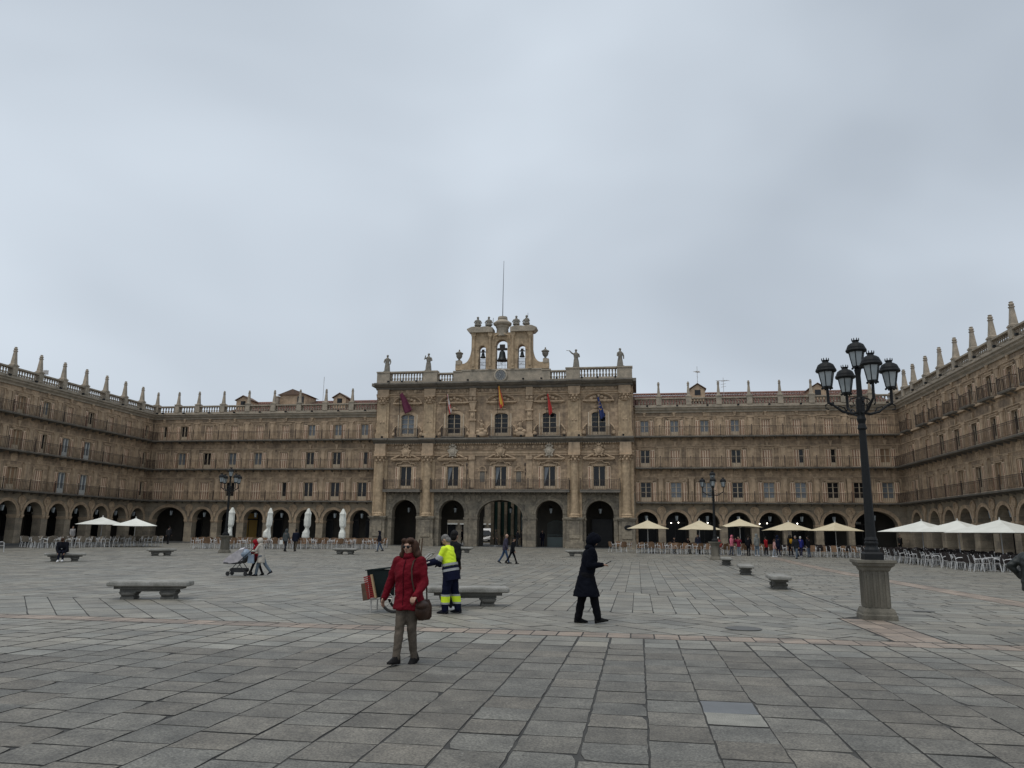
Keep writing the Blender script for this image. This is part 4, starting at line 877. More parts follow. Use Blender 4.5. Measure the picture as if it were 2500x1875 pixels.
# ------------------------------------------------------------------ street lamps
def lamp_post(x, y, rz, label):
    t = thing('street_lamp', label, 'street lamp', (x, y, zg(y)), rz, 'five-lantern lamp posts on stone pedestals')
    PR = Matrix.Rotation(radians(-11), 4, 'Z') @ Matrix.Diagonal((.81, .81, 1, 1)); q = MB(); q.T = PR; q.sq([(.42, 0), (.42, .10), (.40, .12), (.39, .17), (.35, .24)]); q.obj('pedestal_base', M_ped, t)
    q = MB(); q.T = PR; q.box(-.29, -.29, .22, .29, .29, 1.02)
    for k in (-1, 1):
        for a in (-.24, -.09, .05, .20):
            q.box(a, k*.30-.015, .26, a+.06, k*.30+.015, 1.0); q.box(k*.30-.015, a, .26, k*.30+.015, a+.06, 1.0)
    q.obj('pedestal_shaft', M_ped, t)
    q = MB(); q.T = PR; q.sq([(.31, 1.0), (.34, 1.03), (.36, 1.08), (.43, 1.12), (.44, 1.16), (.485, 1.18), (.485, 1.235)]); q.obj('pedestal_cap', M_ped, t)
    q = MB(); q.T = PR; q.sq([(.235, 1.235), (.235, 1.36), (.20, 1.40)]); q.T = None
    q.lathe([(.16, 1.38), (.155, 1.45), (.125, 1.50), (.12, 1.54), (.135, 1.56), (.14, 1.60), (.12, 1.63), (.135, 1.65), (.13, 1.67), (.108, 1.72), (.095, 2.2), (.072, 4.05), (.10, 4.09), (.085, 4.16), (.07, 4.2), (.10, 4.3), (.075, 4.38), (.09, 4.5), (.085, 4.75), (.06, 4.8), (.055, 5.3), (.075, 5.43), (.05, 5.48)], 16)
    q.obj('column', M_black, t, smooth=False)
    for k in range(4):
        a = pi/2*k; d = Vector((cos(a), sin(a), 0)); P = lambda r, z: tuple(d*r + Vector((0, 0, z)))
        q = MB(); q.tube([P(.05, 4.46), (P(.2, 4.42)), P(.4, 4.47), P(.60, 4.62), P(.70, 4.68)], [.032, .03, .028, .026, .024], 7)
        q.tube([P(.07, 4.80), P(.2, 4.76), P(.26, 4.66), P(.2, 4.58), P(.13, 4.62), P(.16, 4.70)], .018, 6); q.tube([P(.62, 4.60), P(.70, 4.66), P(.77, 4.62), P(.77, 4.54), P(.70, 4.52)], .016, 6)
        q.tube([P(.30, 4.44), P(.36, 4.56), P(.48, 4.60), P(.5, 4.52)], .014, 6); q.tube([P(.70, 4.66), P(.71, 5.04)], .032, 7); q.obj('arm', M_black, t)
        lant(t, d.x*.71, d.y*.71, 5.0)
    lant(t, 0, 0, 5.47)
    return t
def lamp_lantern_meshes():
    f = MB(); n = 6
    f.lathe([(.03, -.02), (.07, .0), (.13, .02), (.135, .05)], 6)
    for i in range(n):
        a = 2*pi*i/n; f.tube([(.125*cos(a), .125*sin(a), .04), (.20*cos(a), .20*sin(a), .42)], .013, 4)
        a2 = a+pi/n; f.ball((.12*cos(a2), .12*sin(a2), .0), (.03, .03, .03), 5, 4)
    f.lathe([(.19, .41), (.245, .42), (.262, .45), (.25, .485), (.23, .495), (.225, .535), (.195, .60), (.13, .645), (.085, .66), (.075, .69), (.095, .72), (.05, .72)], 18)
    for i in range(8): a = 2*pi*i/8; f.prism([(-.022, 0), (.022, 0), (0, .05)], 'y', -.005, .005) if False else f.ball((.09*cos(a), .09*sin(a), .74), (.014, .014, .04), 5, 4)
    for i in range(18): a = 2*pi*i/18; f.ball((.235*cos(a), .235*sin(a), .49), (.016, .016, .016), 4, 3)
    g_ = MB(); g_.lathe([(.118, .045), (.192, .415)], 6)
    return f.mesh('lantern', M_black), g_.mesh('lantern_glass', M_lamp_dim)
LM_F, LM_G = lamp_lantern_meshes()
def lant(t, x, y, z):
    o = inst('lantern', LM_F, t, (x, y, z), sc=(.87, .87, .90)); inst('lantern_glass', LM_G, o)
LAMP = lamp_post(7.83, 16.86, radians(-2), 'tall black five-lantern lamp post in the right foreground on grey pedestal')
note_kids(LAMP)
dup(LAMP, (-20.6, 56.3, zg(56.3)), radians(52), 'distant five-lantern lamp post in front of the closed white parasols')
dup(LAMP, (14.25, 54.1, zg(54.1)), radians(-14), 'distant five-lantern lamp post in front of the cream parasols')

# ------------------------------------------------------------------ benches
def bench(x, y, rz, L, label, w=.62):
    t = thing('stone_bench', label, 'bench', (x, y, zg(y)+.01), rz, 'granite benches around the square')
    q = MB(); rr = []
    for k, (ins, z) in enumerate(((.03, .31), (.0, .335), (-.0, .395), (.012, .425), (.05, .445))):
        hl, hw = L/2-ins, w/2-ins; c = .05; rr.append([(-hl+c, -hw, z), (hl-c, -hw, z), (hl, -hw+c, z), (hl, hw-c, z), (hl-c, hw, z), (-hl+c, hw, z), (-hl, hw-c, z), (-hl, -hw+c, z)])
    q.loft(rr); q.obj('seat_slab', M_bench, t)
    q = MB(); q.box(-L/2+.30, -w/2+.14, .185, L/2-.30, w/2-.14, .245); q.box(-L/2+.17, -w/2+.09, .245, L/2-.17, w/2-.09, .312); q.obj('under_moulding', M_bench_shade, t)
    for sx in (-1, 1):
        q = MB(); xx = sx*(L/2-.50)
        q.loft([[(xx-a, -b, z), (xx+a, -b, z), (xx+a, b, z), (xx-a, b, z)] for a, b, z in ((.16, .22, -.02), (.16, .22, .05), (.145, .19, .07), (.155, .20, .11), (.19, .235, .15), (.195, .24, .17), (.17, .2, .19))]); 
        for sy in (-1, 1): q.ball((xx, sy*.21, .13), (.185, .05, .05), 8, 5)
        q.obj('leg', M_bench_shade, t)
    return t
bench(-9.0, 19.75, RZ+.30, 1.94, 'large granite bench in the left foreground, empty')
bench(-1.0, 18.85, RZ+.28, 1.95, 'granite bench behind the street cleaner')
bench(-22.6, 50.6, RZ+.9, 1.75, 'small distant bench left of the stroller')
bench(-23.85, 41.9, RZ+.75, 1.95, 'granite bench on which the hunched person sits')
bench(-11.8, 55.9, RZ+.1, 1.8, 'distant bench in front of the brown chairs left of the town hall')
bench(4.95, 57.0, RZ+.1, 1.85, 'distant bench behind the hooded person')
bench(-3.7, 61.4, RZ+.1, 1.6, 'distant bench behind the street cleaner near the town hall')
bench(9.1, 26.6, RZ+pi/2-.05, 1.7, 'nearest of the end-on benches leading to the distant lamp post', .66)
bench(10.95, 36.4, RZ+pi/2-.05, 1.7, 'middle one of the end-on benches leading to the distant lamp post', .66)
bench(12.9, 46.6, RZ+pi/2-.05, 1.7, 'farthest of the end-on benches, beside the distant lamp pedestal', .66)

# ------------------------------------------------------------------ terrace chairs and tables
def chair_meshes(wick, tub):
    sd = MB()
    sd.tube([(0, -.23, 0), (0, -.20, .42), (0, -.19, .62), (0, -.10, .68), (0, .10, .66), (0, .23, .60)], .018, 6)
    sd.tube([(0, .30, 0), (0, .20, .42), (0, .26, .72), (0, .30, .84)], .018, 6); sd.tube([(0, -.2, .42), (0, .2, .42)], .012, 5)
    seat = MB(); seat.loft([[(-.22, y, z), (.22, y, z), (.22, y, z+.025), (-.22, y, z+.025)] for y, z in ((-.24, .42), (-.2, .44), (0, .43), (.2, .43))])
    bk = MB(); rings = []
    for i in range(9):
        a = -1+2*i/8; x = .25*a; y = .235+.05*(1-a*a); zt = .90-.10*a*a*a*a
        rings.append([(x, y-.01, .46), (x, y+.012, .46), (x, y+.075, zt), (x, y+.05, zt)])
    bk.loft(rings); 
    return sd.mesh('side_frame', tub), seat.mesh('seat', wick), bk.mesh('backrest', wick)
CH = {k: chair_meshes(m, M_alu) for k, m in (('brown', M_wickb), ('grey-tan', M_wickt), ('dark', M_wickk))}
def chair(kind, x, y, rz, label, group):
    t = thing('terrace_chair', label, 'chair', (x, y, zg(y)+.012), rz, group); s, se, b = CH[kind]
    for sx in (-1, 1): inst('side_frame', s, t, (sx*.235, 0, 0))
    inst('seat', se, t); inst('backrest', b, t)
def table_meshes():
    tp = MB(); tp.lathe([(.36, .715), (.37, .72), (.37, .735), (.355, .74)], 16); lg = MB(); lg.tube([(0, 0, .02), (0, 0, .72)], .03, 7)
    for k in range(4): a = pi/4+pi/2*k; lg.tube([(0, 0, .06), (.28*cos(a), .28*sin(a), .015)], .016, 5)
    return tp.mesh('table_top', M_alu), lg.mesh('pedestal_leg', M_alu)
TTM, TLM = table_meshes()
def table(x, y, label, group):
    t = thing('terrace_table', label, 'table', (x, y, zg(y)+.012), rnd.random(), group); inst('table_top', TTM, t); inst('pedestal_leg', TLM, t)
def terrace(kind, p0, p1, ntab, nrow, rowgap, where, end, offs=(1, 2, 3, 0), jitter=.14, skip=(), spread=.66, rowname=('front', 'second', 'back')):
    d = Vector((p1[0]-p0[0], p1[1]-p0[1])); L = d.length; d /= L; nrm = Vector((-d.y, d.x))     # away from the square's centre
    if nrm.y < 0 and abs(nrm.y) > .6: nrm = -nrm
    base = atan2(d.y, d.x)
    for r in range(nrow):
        for k in range(ntab):
            if (r, k) in skip: continue
            c = Vector(p0) + d*(L*(k+.5)/ntab) + nrm*(spread+r*rowgap) + Vector((rnd.uniform(-1, 1), rnd.uniform(-1, 1)))*jitter
            nm = '%s %s-row table from %s, %s' % (ORD[k], rowname[r], end, where)
            table(c.x, c.y, 'small round metal table, %s' % nm, 'round tables, ' + where)
            seats = []
            for a in (base-pi/2, base, base+pi/2, base+pi):
                aa = a + rnd.uniform(-.22, .22) + pi/4*.55; dd = rnd.uniform(.58, .74)
                seats.append((c.x+cos(aa)*dd, c.y+sin(aa)*dd, aa-pi/2+rnd.uniform(-.25, .25)))
            v = c.normalized(); order = sorted(seats, key=lambda s_: s_[0]*v.x+s_[1]*v.y); mid = sorted(order[1:3], key=lambda s_: s_[0]*v.y-s_[1]*v.x)
            for s_, w in ((order[0], 'near side'), (order[3], 'far side'), (mid[0], 'left side'), (mid[1], 'right side')):
                chair(kind, s_[0], s_[1], s_[2], '%s wicker chair, %s of %s' % (kind, w, nm), 'terrace chairs, ' + where)
terrace('brown', (-26.0, 63.9), (-10.9, 68.0), 9, 2, 1.75, 'terrace left of town hall', 'left')
terrace('brown', (10.7, 65.2), (21.3, 62.0), 6, 2, 1.9, 'terrace under cream parasols', 'town hall')
terrace('dark', (21.6, 61.4), (28.2, 60.6), 4, 2, 1.9, 'terrace by right corner', 'left')
terrace('brown', (8.6, 67.2), (10.2, 66.9), 1, 1, 1, 'small group beside town hall', 'left')
terrace('dark', (25.6, 41.6), (27.6, 59.6), 8, 3, 1.75, 'under white parasols', 'near end', jitter=.1, spread=-.66-1.75*2, rowname=('back', 'second', 'front'))
terrace('grey-tan', (-37.2, 60.6), (-30.8, 68.9), 5, 2, 1.8, 'on left-hand terrace', 'near end')
chair('grey-tan', -34.9, 53.4, 2.2, 'single grey-tan wicker chair cut off at the left edge', 'terrace chairs, on left-hand terrace')

# further chairs behind those, past the three hundred
def more_chairs(kind, spots, mat, label):
    q = MB()
    for x, y, rz in spots:
        for me, dx in ((CH[kind][0], -.235), (CH[kind][0], .235)):
            q.T = Matrix.Translation((x, y, zg(y)+.012)) @ Matrix.Rotation(rz, 4, 'Z') @ Matrix.Translation((dx, 0, 0)); q.add([tuple(v.co) for v in me.vertices], [tuple(p.vertices) for p in me.polygons], 0)
        q.T = Matrix.Translation((x, y, zg(y)+.012)) @ Matrix.Rotation(rz, 4, 'Z')
        for me in CH[kind][1:]: q.add([tuple(v.co) for v in me.vertices], [tuple(p.vertices) for p in me.polygons], 1)
    q.T = None; tag(q.obj('terrace_chairs', [M_alu, mat]), label, 'chairs', None, 'stuff')
more_chairs('dark', [(25.75+i*.111+rnd.uniform(-.1, .1)+k*1.0, 41.9+i*1.02+rnd.uniform(-.2, .2), 1.2+rnd.uniform(-.5, .5)) for k in (-.55, .9, 2.3, 3.6) for i in range(18)], M_wickk, 'further dark chairs massed under the white parasols')
more_chairs('brown', [(-25.8+i*.84+rnd.uniform(-.15, .15), 63.9+i*.229+.25*k+rnd.uniform(-.2, .2)+k, .2+rnd.uniform(-.8, .8)) for k in (0, 2.2) for i in range(18)], M_wickb, 'further brown chairs massed left of the town hall')
more_chairs('grey-tan', [(-37.0+i*.46+rnd.uniform(-.15, .15), 60.9+i*.59+rnd.uniform(-.2, .2), -.6+rnd.uniform(-.8, .8)) for i in range(14)], M_wickt, 'further tan chairs massed on the left-hand terrace')
more_chairs('brown', [(10.9+i*.86+rnd.uniform(-.1, .1), 65.0-i*.26+rnd.uniform(-.15, .15), rnd.uniform(-.6, .6)) for i in range(13)]+[(22.0+i*.8, 61.0-i*.1, rnd.uniform(-.6, .6)) for i in range(8)], M_wickb, 'further chairs massed under the cream parasols')

# ------------------------------------------------------------------ parasols
def parasol(x, y, hw, zt, ze, mat, rz, label, group, wav=0.0):
    z0 = zg(y); t = thing('parasol', label, 'parasol', (x, y, z0), rz, group); zt -= z0; ze -= z0
    q = MB(); q.tube([(0, 0, .05), (0, 0, zt-.05)], .032, 8); q.obj('pole', M_alu, t)
    q = MB(); q.box(-.4, -.4, 0, .4, .4, .08); q.obj('base', M_ped, t)
    n = 8; ring = []
    for i in range(4):
        for k in range(n):
            u = k/n; cs = [(-1, -1), (1, -1), (1, 1), (-1, 1)]; a, b = cs[i], cs[(i+1) % 4]; sag = sin(pi*u)
            ring.append((a[0]+(b[0]-a[0])*u, a[1]+(b[1]-a[1])*u, sag))
    vs = []; N = len(ring); lev = 5
    for j in range(lev+1):
        r = j/lev
        for px, py, sg in ring: vs.append((px*hw*(r if j else .02)*(1-.03*sg*r), py*hw*(r if j else .02)*(1-.03*sg*r), zt-(zt-ze)*(r**.93)-.05*sg*r*(1-r)*2+wav*sg*r))
    q = MB(); q.add(vs, [(j*N+i, j*N+(i+1) % N, (j+1)*N+(i+1) % N, (j+1)*N+i) for j in range(lev) for i in range(N)]); q.add([vs[i] for i in range(N)], [tuple(range(N))])
    c = q.obj('canopy', mat, t); sm = c.modifiers.new('thick', 'SOLIDIFY'); sm.thickness = .012; sm.offset = -1
    q = MB(); q.lathe([(.035, zt-.02), (.05, zt+.03), (.02, zt+.10), (.03, zt+.14), (.01, zt+.17)], 8); q.obj('finial', M_white, t)
    for i in range(4):
        cs = [(-1, -1), (1, -1), (1, 1), (-1, 1)][i]; q = MB(); q.tube([(0, 0, zt-.08), (cs[0]*hw*.97, cs[1]*hw*.97, ze-.02)], .014, 5); q.tube([(0, 0, zt-.75), (cs[0]*hw*.45, cs[1]*hw*.45, zt-(zt-ze)*.45-.05)], .012, 5); q.obj('rib', M_alu, t)
G1, G2 = 'open cream parasols right of the town hall', 'open white parasols'
parasol(11.75, 66.3, 1.32, 3.06, 2.36, M_cream, RZ+.45, 'cream parasol nearest to the town hall', G1)
parasol(16.0, 65.6, 1.36, 3.08, 2.33, M_cream, RZ+.35, 'cream parasol behind the distant lamp post', G1, -.02)
parasol(19.55, 66.0, 1.50, 3.27, 2.55, M_cream, RZ+.12, 'tallest cream parasol, third from the town hall', G1, .10)
parasol(23.2, 64.6, 1.62, 3.02, 2.30, M_cream, RZ+.3, 'cream parasol above the group of visitors', G1, .05)
parasol(27.1, 64.6, 1.55, 3.02, 2.34, M_cream, RZ+.5, 'cream parasol nearest to the right corner', G1)
parasol(27.9, 52.5, 2.0, 2.92, 2.20, M_canvas, RZ+.72, 'white parasol at the far end of the right terrace', G2)
parasol(28.5, 49.3, 2.0, 2.90, 2.18, M_canvas, RZ+.72, 'middle white parasol of the right terrace, mostly hidden', G2)
parasol(28.6, 45.2, 2.1, 2.86, 2.12, M_canvas, RZ+.62, 'biggest nearest white parasol of the right terrace', G2)
parasol(-34.9, 66.3, 1.75, 2.80, 2.18, M_canvas, RZ+.5, 'white open parasol on the left, left one of two', G2)
parasol(-32.3, 66.8, 1.70, 2.74, 2.12, M_canvas, RZ+.6, 'white open parasol on the left, right one of two', G2, -.04)
def closed_parasol(x, y, lean, label):
    z0 = zg(y); t = thing('closed_parasol', label, 'parasol', (x, y, z0), 0, 'folded white parasols left of the town hall')
    q = MB(); q.tube([(0, 0, 0), (lean[0], 0, 3.3)], .032, 8); q.obj('pole', M_alu, t); q = MB(); q.box(-.4, -.4, 0, .4, .4, .08); q.obj('base', M_ped, t)
    q = MB(); rings = []; s1 = rnd.uniform(0, 6)
    for k, (z, r) in enumerate(((.72, .10), (.80, .26), (1.0, .30), (1.35, .27), (1.62, .16), (1.72, .14), (1.95, .24), (2.4, .25), (2.8, .22), (3.0, .25), (3.1, .20), (3.3, .12), (3.45, .05))):
        ox = lean[0]*z/3.3; rings.append([(ox+lean[1]*(z < 1.6)*.1+r*(1+.22*cos(4*(2*pi*i/16)+s1+z)+.1*sin(7*2*pi*i/16+z*3))*cos(2*pi*i/16), r*(1+.22*cos(4*(2*pi*i/16)+s1+z))*sin(2*pi*i/16), z) for i in range(16)])
    q.loft(rings); q.obj('folded_canopy', M_canvas, t)
    q = MB(); q.lathe([(.16, 1.62), (.165, 1.66), (.16, 1.70)], 10, (lean[0]*.5, 0, 0)); q.obj('tie_strap', M_canvas, t)
closed_parasol(-24.6, 68.0, (.12, -1), 'folded white parasol beside the distant lamp post'); closed_parasol(-21.3, 68.2, (.12, -1), 'second folded white parasol from the left')
closed_parasol(-18.0, 68.4, (.12, -.5), 'third folded white parasol from the left'); closed_parasol(-14.85, 68.6, (.0, 0), 'folded white parasol nearest to the town hall')

# ------------------------------------------------------------------ street cleaner's barrow and broom
M_bin = material('dark_green_bin_plastic', (.007, .014, .014), .6, fine=.1, spec=.2); M_steel = material('worn_pale_steel', (.50, .48, .45), .4, metal=.5, var=(.33, .31, .28), vscale=6)
M_rub = material('black_rubber', (.012, .012, .012), .7); M_red = material('red_broom_bristle', (.24, .014, .011), .8, var=(.2, .01, .01), vscale=30); M_brd = material('broom_board_wood', (.35, .24, .13), .7)
M_brn = material('brown_weathered_wood', (.10, .055, .03), .7, var=(.06, .035, .02), vscale=9)
BX, BY = -2.72, 17.15
t = thing('cleaning_barrow', 'street cleaning barrow with dark green bin and pale tubular frame', 'barrow', (BX, BY, .014), RZ+.06)
q = MB(); q.loft([[(x0, -w, z), (x1, -w, z), (x1, w, z), (x0, w, z)] for x0, x1, w, z in ((-.26, .36, .20, .30), (-.30, .42, .24, .58), (-.34, .48, .27, .88))]); q.loft([[(x0, -w, z), (x1, -w, z2), (x1, w, z2), (x0, w, z)] for x0, x1, w, z, z2 in ((-.37, .5, .29, .865, .95), (-.37, .5, .29, .885, .99))]); q.obj('bin', M_bin, t)
for s_ in (-1, 1):
    q = MB(); q.tube([(-.36, s_*.22, .62), (-.38, s_*.24, .45), (-.34, s_*.25, .30), (-.2, s_*.25, .27), (.45, s_*.25, .37), (.66, s_*.25, .45), (.78, s_*.25, .62), (.77, s_*.24, .9), (.80, s_*.23, 1.05), (1.02, s_*.22, 1.24)], .019, 7); q.tube([(.2, s_*.25, .80), (.75, s_*.25, .98), (1.28, s_*.22, 1.15)], .017, 7); q.obj('frame_tube', M_steel, t)
    q = MB(); q.tube([(-.22, s_*.25, .28), (-.22, s_*.25, .0)], .018, 6); q.obj('stand_leg', M_steel, t)
    q = MB(); ring = [[((.28+.03*cos(b))*cos(a)+.30, s_*.31+.028*sin(b), .30+(.27+.03*cos(b))*sin(a)) for b in [2*pi*j/6 for j in range(6)]] for a in [2*pi*i/24 for i in range(25)]]; q.loft(ring, 0, False); w = q.obj('wheel', M_rub, t)
    q = MB(); q.lathe([(.05, -.03), (.05, .03)], 8)
    for i in range(8): a = 2*pi*i/8; q.tube([(0, 0, 0), (.27*cos(a), .27*sin(a), 0)], .008, 4)
    q.obj('spokes', M_steel, w, M=Matrix.Translation((.30, s_*.31, .30)) @ Matrix.Rotation(pi/2, 4, 'X'))
q = MB(); q.tube([(1.02, -.22, 1.24), (1.02, .22, 1.24)], .019, 7); q.obj('handle_bar', M_steel, t)
t = thing('broom', 'red bristled broom standing upside down on the cleaning barrow', 'broom', (BX-.22, BY-.27, .30), RZ)
q = MB(); q.T = Matrix.Rotation(radians(-14), 4, 'Y'); 
for i in range(12): q.box(-.09, -.03, .02+i*.040, .07, .03, .046+i*.040)
q.obj('bristles', M_red, t); q = MB(); q.T = Matrix.Rotation(radians(-14), 4, 'Y'); q.box(.07, -.035, 0, .105, .035, .50); q.obj('broom_head', M_brd, t)
t = thing('dustpan', 'brown wooden scraper board leaning on the barrow frame', 'scraper', (BX-.38, BY-.24, .26), RZ); q = MB(); q.T = Matrix.Rotation(radians(-10), 4, 'Y'); q.box(-.03, -.03, 0, .10, .03, .36); q.obj('board', M_brn, t)
for k, dx in enumerate((.62, .70)):
    t = thing('long_broom', ('left' if k == 0 else 'right') + ' one of two dark broom handles rising from the barrow', 'broom handle', (BX+dx, BY+.05, .25), 0); q = MB(); q.tube([(0, 0, 0), (.06, 0, 1.0), (.10-.02*k, 0, 1.30+.03*k)], .016, 6); q.obj('handle', M_brn, t)

# ------------------------------------------------------------------ stroller
M_str = material('stroller_black', (.012, .012, .013), .6); M_cov = material('clear_rain_cover', (.50, .47, .48), .25, var=(.30, .28, .30), vscale=6, spec=.7); M_bluec = material('blue_grey_hood', (.24, .30, .36), .5, var=(.15, .19, .25), vscale=8)
t = thing('stroller', 'black baby stroller with pale rain cover pushed across the square', 'stroller', (-10.42, 30.35, .014), radians(-4))   # front towards -x
for x, y in ((-.42, -.2), (-.42, .2), (.30, -.24), (.30, .24)):
    q = MB(); r = .085; ring = [[(x+(r-.02+.02*cos(b))*cos(a), y+.02*sin(b), .09+(r-.02+.02*cos(b))*sin(a)) for b in [2*pi*j/6 for j in range(6)]] for a in [2*pi*i/14 for i in range(15)]]; q.loft(ring, 0, False); q.tube([(x, y-.02, .09), (x, y+.02, .09)], .055, 8); q.obj('wheel', M_rub, t)
q = MB()
for s_ in (-1, 1):
    q.tube([(-.42, s_*.2, .10), (-.1, s_*.22, .46), (.28, s_*.22, .80), (.48, s_*.2, 1.0)], .014, 6); q.tube([(.30, s_*.24, .10), (.0, s_*.22, .48)], .014, 6)
q.tube([(.48, -.2, 1.0), (.48, .2, 1.0)], .016, 6); q.obj('frame', M_str, t)
q = MB(); q.loft([[(a, -.17, z), (b, -.17, z), (b, .17, z), (a, .17, z)] for a, b, z in ((-.30, .22, .14), (-.38, .27, .24), (-.32, .24, .30))]); q.obj('basket', M_str, t)
q = MB(); q.loft([[(x, -w, z), (x, w, z), (x, w*1.05, z+h), (x, 0, z+h*1.15), (x, -w*1.05, z+h)] for x, w, z, h in ((-.70, .08, .50, .04), (-.6, .17, .48, .13), (-.35, .21, .47, .34), (-.05, .22, .52, .46), (.12, .2, .58, .44))]); q.obj('rain_cover', M_cov, t)
q = MB(); q.ball((.10, 0, .82), (.26, .23, .21), 12, 8); q.obj('hood', M_bluec, t)
q = MB(); q.loft([[(x, -.2, z), (x, .2, z), (x, .2, z+.05), (x, -.2, z+.05)] for x, z in ((-.62, .46), (-.2, .44), (.1, .48), (.32, .72))]); q.obj('seat', M_str, t)
t = thing('shopping_bag', 'grey bag hanging from the stroller handle', 'bag', (-10.0, 30.2, .50), 0); q = MB(); q.loft([[(-.12, -.05, 0), (.12, -.05, 0), (.12, .05, 0), (-.12, .05, 0)], [(-.10, -.04, .3), (.10, -.04, .32), (.10, .04, .32), (-.10, .04, .3)]]); q.obj('bag_body', M_bluec, t)

# ------------------------------------------------------------------ van beyond the middle archway, antennas, covers
M_van = material('white_van_paint', (.70, .70, .70), .3, spec=.6)
vp = tw(-5.1, 18.5, .53); t = thing('van', 'white van parked beyond the middle archway', 'van', vp, RZ)
q = MB(); q.loft([[(x, y0, z) for x, y0, z in ((-w, 0, .3), (w, 0, .3), (w, 0, .95), (w*.98, .1, 1.05), (w*.86, .75, 1.75), (w*.8, 1.1, 2.0), (-w*.8, 1.1, 2.0), (-w*.86, .75, 1.75), (-w*.98, .1, 1.05), (-w, 0, .95))] if k == 0 else [] for k, w in ((0, .9),)] + [[(-.95, 4.2, .3), (.95, 4.2, .3), (.95, 4.2, .95), (.95, 4.2, 1.05), (.88, 4.2, 1.75), (.8, 4.2, 2.0), (-.8, 4.2, 2.0), (-.88, 4.2, 1.75), (-.95, 4.2, 1.05), (-.95, 4.2, .95)]]); q.obj('body', M_van, t)
q = MB(); q.add([(-.80, .16, 1.12), (.80, .16, 1.12), (.72, .78, 1.74), (-.72, .78, 1.74)], [(0, 1, 2, 3)]); q.obj('windscreen', M_glass, t); 
q = MB(); q.box(-.9, -.06, .28, .9, .0, .62); q.obj('bumper', M_rub, t)
for s_ in (-1, 1):
    q = MB(); q.ball((s_*.72, -.02, .82), (.16, .05, .10), 8, 6); q.obj('headlight', M_white, t); q = MB(); q.tube([(s_*.86-.1, .7, .32), (s_*.86+.1, .7, .32)], .32, 14); q.obj('wheel', M_rub, t); q = MB(); q.ball((s_*1.02, .4, 1.2), (.08, .06, .12), 6, 5); q.obj('wing_mirror', M_rub, t)
q = MB(); q.box(-.26, -.075, .42, .26, -.06, .53); q.obj('number_plate', M_white, t)
def antenna(x, y, z, h, label, kind):
    t = thing('tv_antenna', label, 'antenna', (x, y, z), rnd.random()*3, 'television antennas on the roofs'); q = MB(); q.tube([(0, 0, 0), (0, 0, h)], .025, 5); q.obj('mast', M_steel, t); q = MB()
    if kind:
        q.tube([(-.7, 0, h*.8), (.9, 0, h*.9)], .02, 4)
        for k in range(6): q.tube([(-.6+k*.28, -.35+.03*k, h*.8+k*.03), (-.6+k*.28, .35-.03*k, h*.8+k*.03)], .014, 4)
    for k in range(3): q.tube([(-.3, 0, h*(.5+.15*k)), (.3, 0, h*(.5+.15*k))], .016, 4)
    if not kind: q.box(-.25, -.02, h-.5, .25, .02, h-.05)
    q.obj('aerial', M_steel, t)
def nl(s, y, z): return (CLx+s*EX-y*EY, CLy+s*EY+y*EX, z)
antenna(*nl(18.6, 4, 16.3), 3.4, 'tall antenna above the left roof beside an obelisk', 0); antenna(*nl(61.3, 4, 16.6), 3.3, 'antenna with many rods above the right roof dormer', 1); antenna(*nl(64.0, 4, 16.6), 2.0, 'small bent antenna on the red tiled roof', 1)
antenna(-47.5, 76, 15.3, 2.4, 'thin antenna behind the obelisks of the left side range', 0)
M_lid = material('dark_iron_cover', (.10, .10, .095), .7, metal=.0, fine=.3, fscale=60)
t = thing('manhole_cover', 'oval looking dark manhole cover between hooded person and lamp post', 'manhole cover', (4.35, 14.75, .016)); q = MB(); q.lathe([(.33, 0), (.33, .006), (.30, .008), (.29, .004), (.01, .004)], 24); q.obj('lid', M_lid, t)
t = thing('drain_cover', 'small dark drain patch right of the lamp pedestal', 'drain cover', (9.75, 18.6, .016), RZ); q = MB(); q.box(-.22, -.1, 0, .22, .1, .008); q.obj('grate', M_lid, t)
# ------------------------------------------------------------------ people
tmp_scene = bpy.data.scenes.new('temporary')
from mathutils import noise as mnoise
def vox(mb, name, mat, parent, size, smooth=4, extra=None, M=None, fold=0.0, fr=(7, 7, 16)):
    me = bpy.data.meshes.new(name); me.from_pydata(mb.v, [], mb.f); me.update()
    o = bpy.data.objects.new('tmp', me); tmp_scene.collection.objects.link(o)
    m = o.modifiers.new('r', 'REMESH'); m.mode = 'VOXEL'; m.voxel_size = size
    if smooth: s_ = o.modifiers.new('s', 'SMOOTH'); s_.factor = .5; s_.iterations = smooth
    vl = tmp_scene.view_layers[0]; vl.update(); dg = vl.depsgraph
    new = bpy.data.meshes.new_from_object(o.evaluated_get(dg), depsgraph=dg); bpy.data.objects.remove(o); bpy.data.meshes.remove(me); new.name = name
    if fold:      # soft creases in the cloth
        off = Vector((rnd.random()*9, rnd.random()*9, rnd.random()*9))
        for v in new.vertices:
            p = Vector((v.co.x*fr[0], v.co.y*fr[1], v.co.z*fr[2]+v.co.x*6))+off; v.co += v.normal*fold*(mnoise.noise(p)+.6*abs(mnoise.noise(p*1.9)))
    if extra is not None and extra.v:
        v = [tuple(p.co) for p in new.vertices]; f = [tuple(p.vertices) for p in new.polygons]; b = len(v); new.clear_geometry()
        new.from_pydata(v+extra.v, [], f+[tuple(i+b for i in q) for q in extra.f])
    new.materials.clear(); new.materials.append(mat); new.polygons.foreach_set('use_smooth', [True]*len(new.polygons)); new.update()
    return inst(name, new, parent)
CL_ = {}
def cloth(rgb, rough=.85, fine=.12):
    k = (rgb, rough)
    if k not in CL_: CL_[k] = material('cloth', rgb, rough, var=tuple(c*.72 for c in rgb), vscale=7, fine=fine, fscale=60, bump=.35, bscale=26, spec=.08)
    return CL_[k]
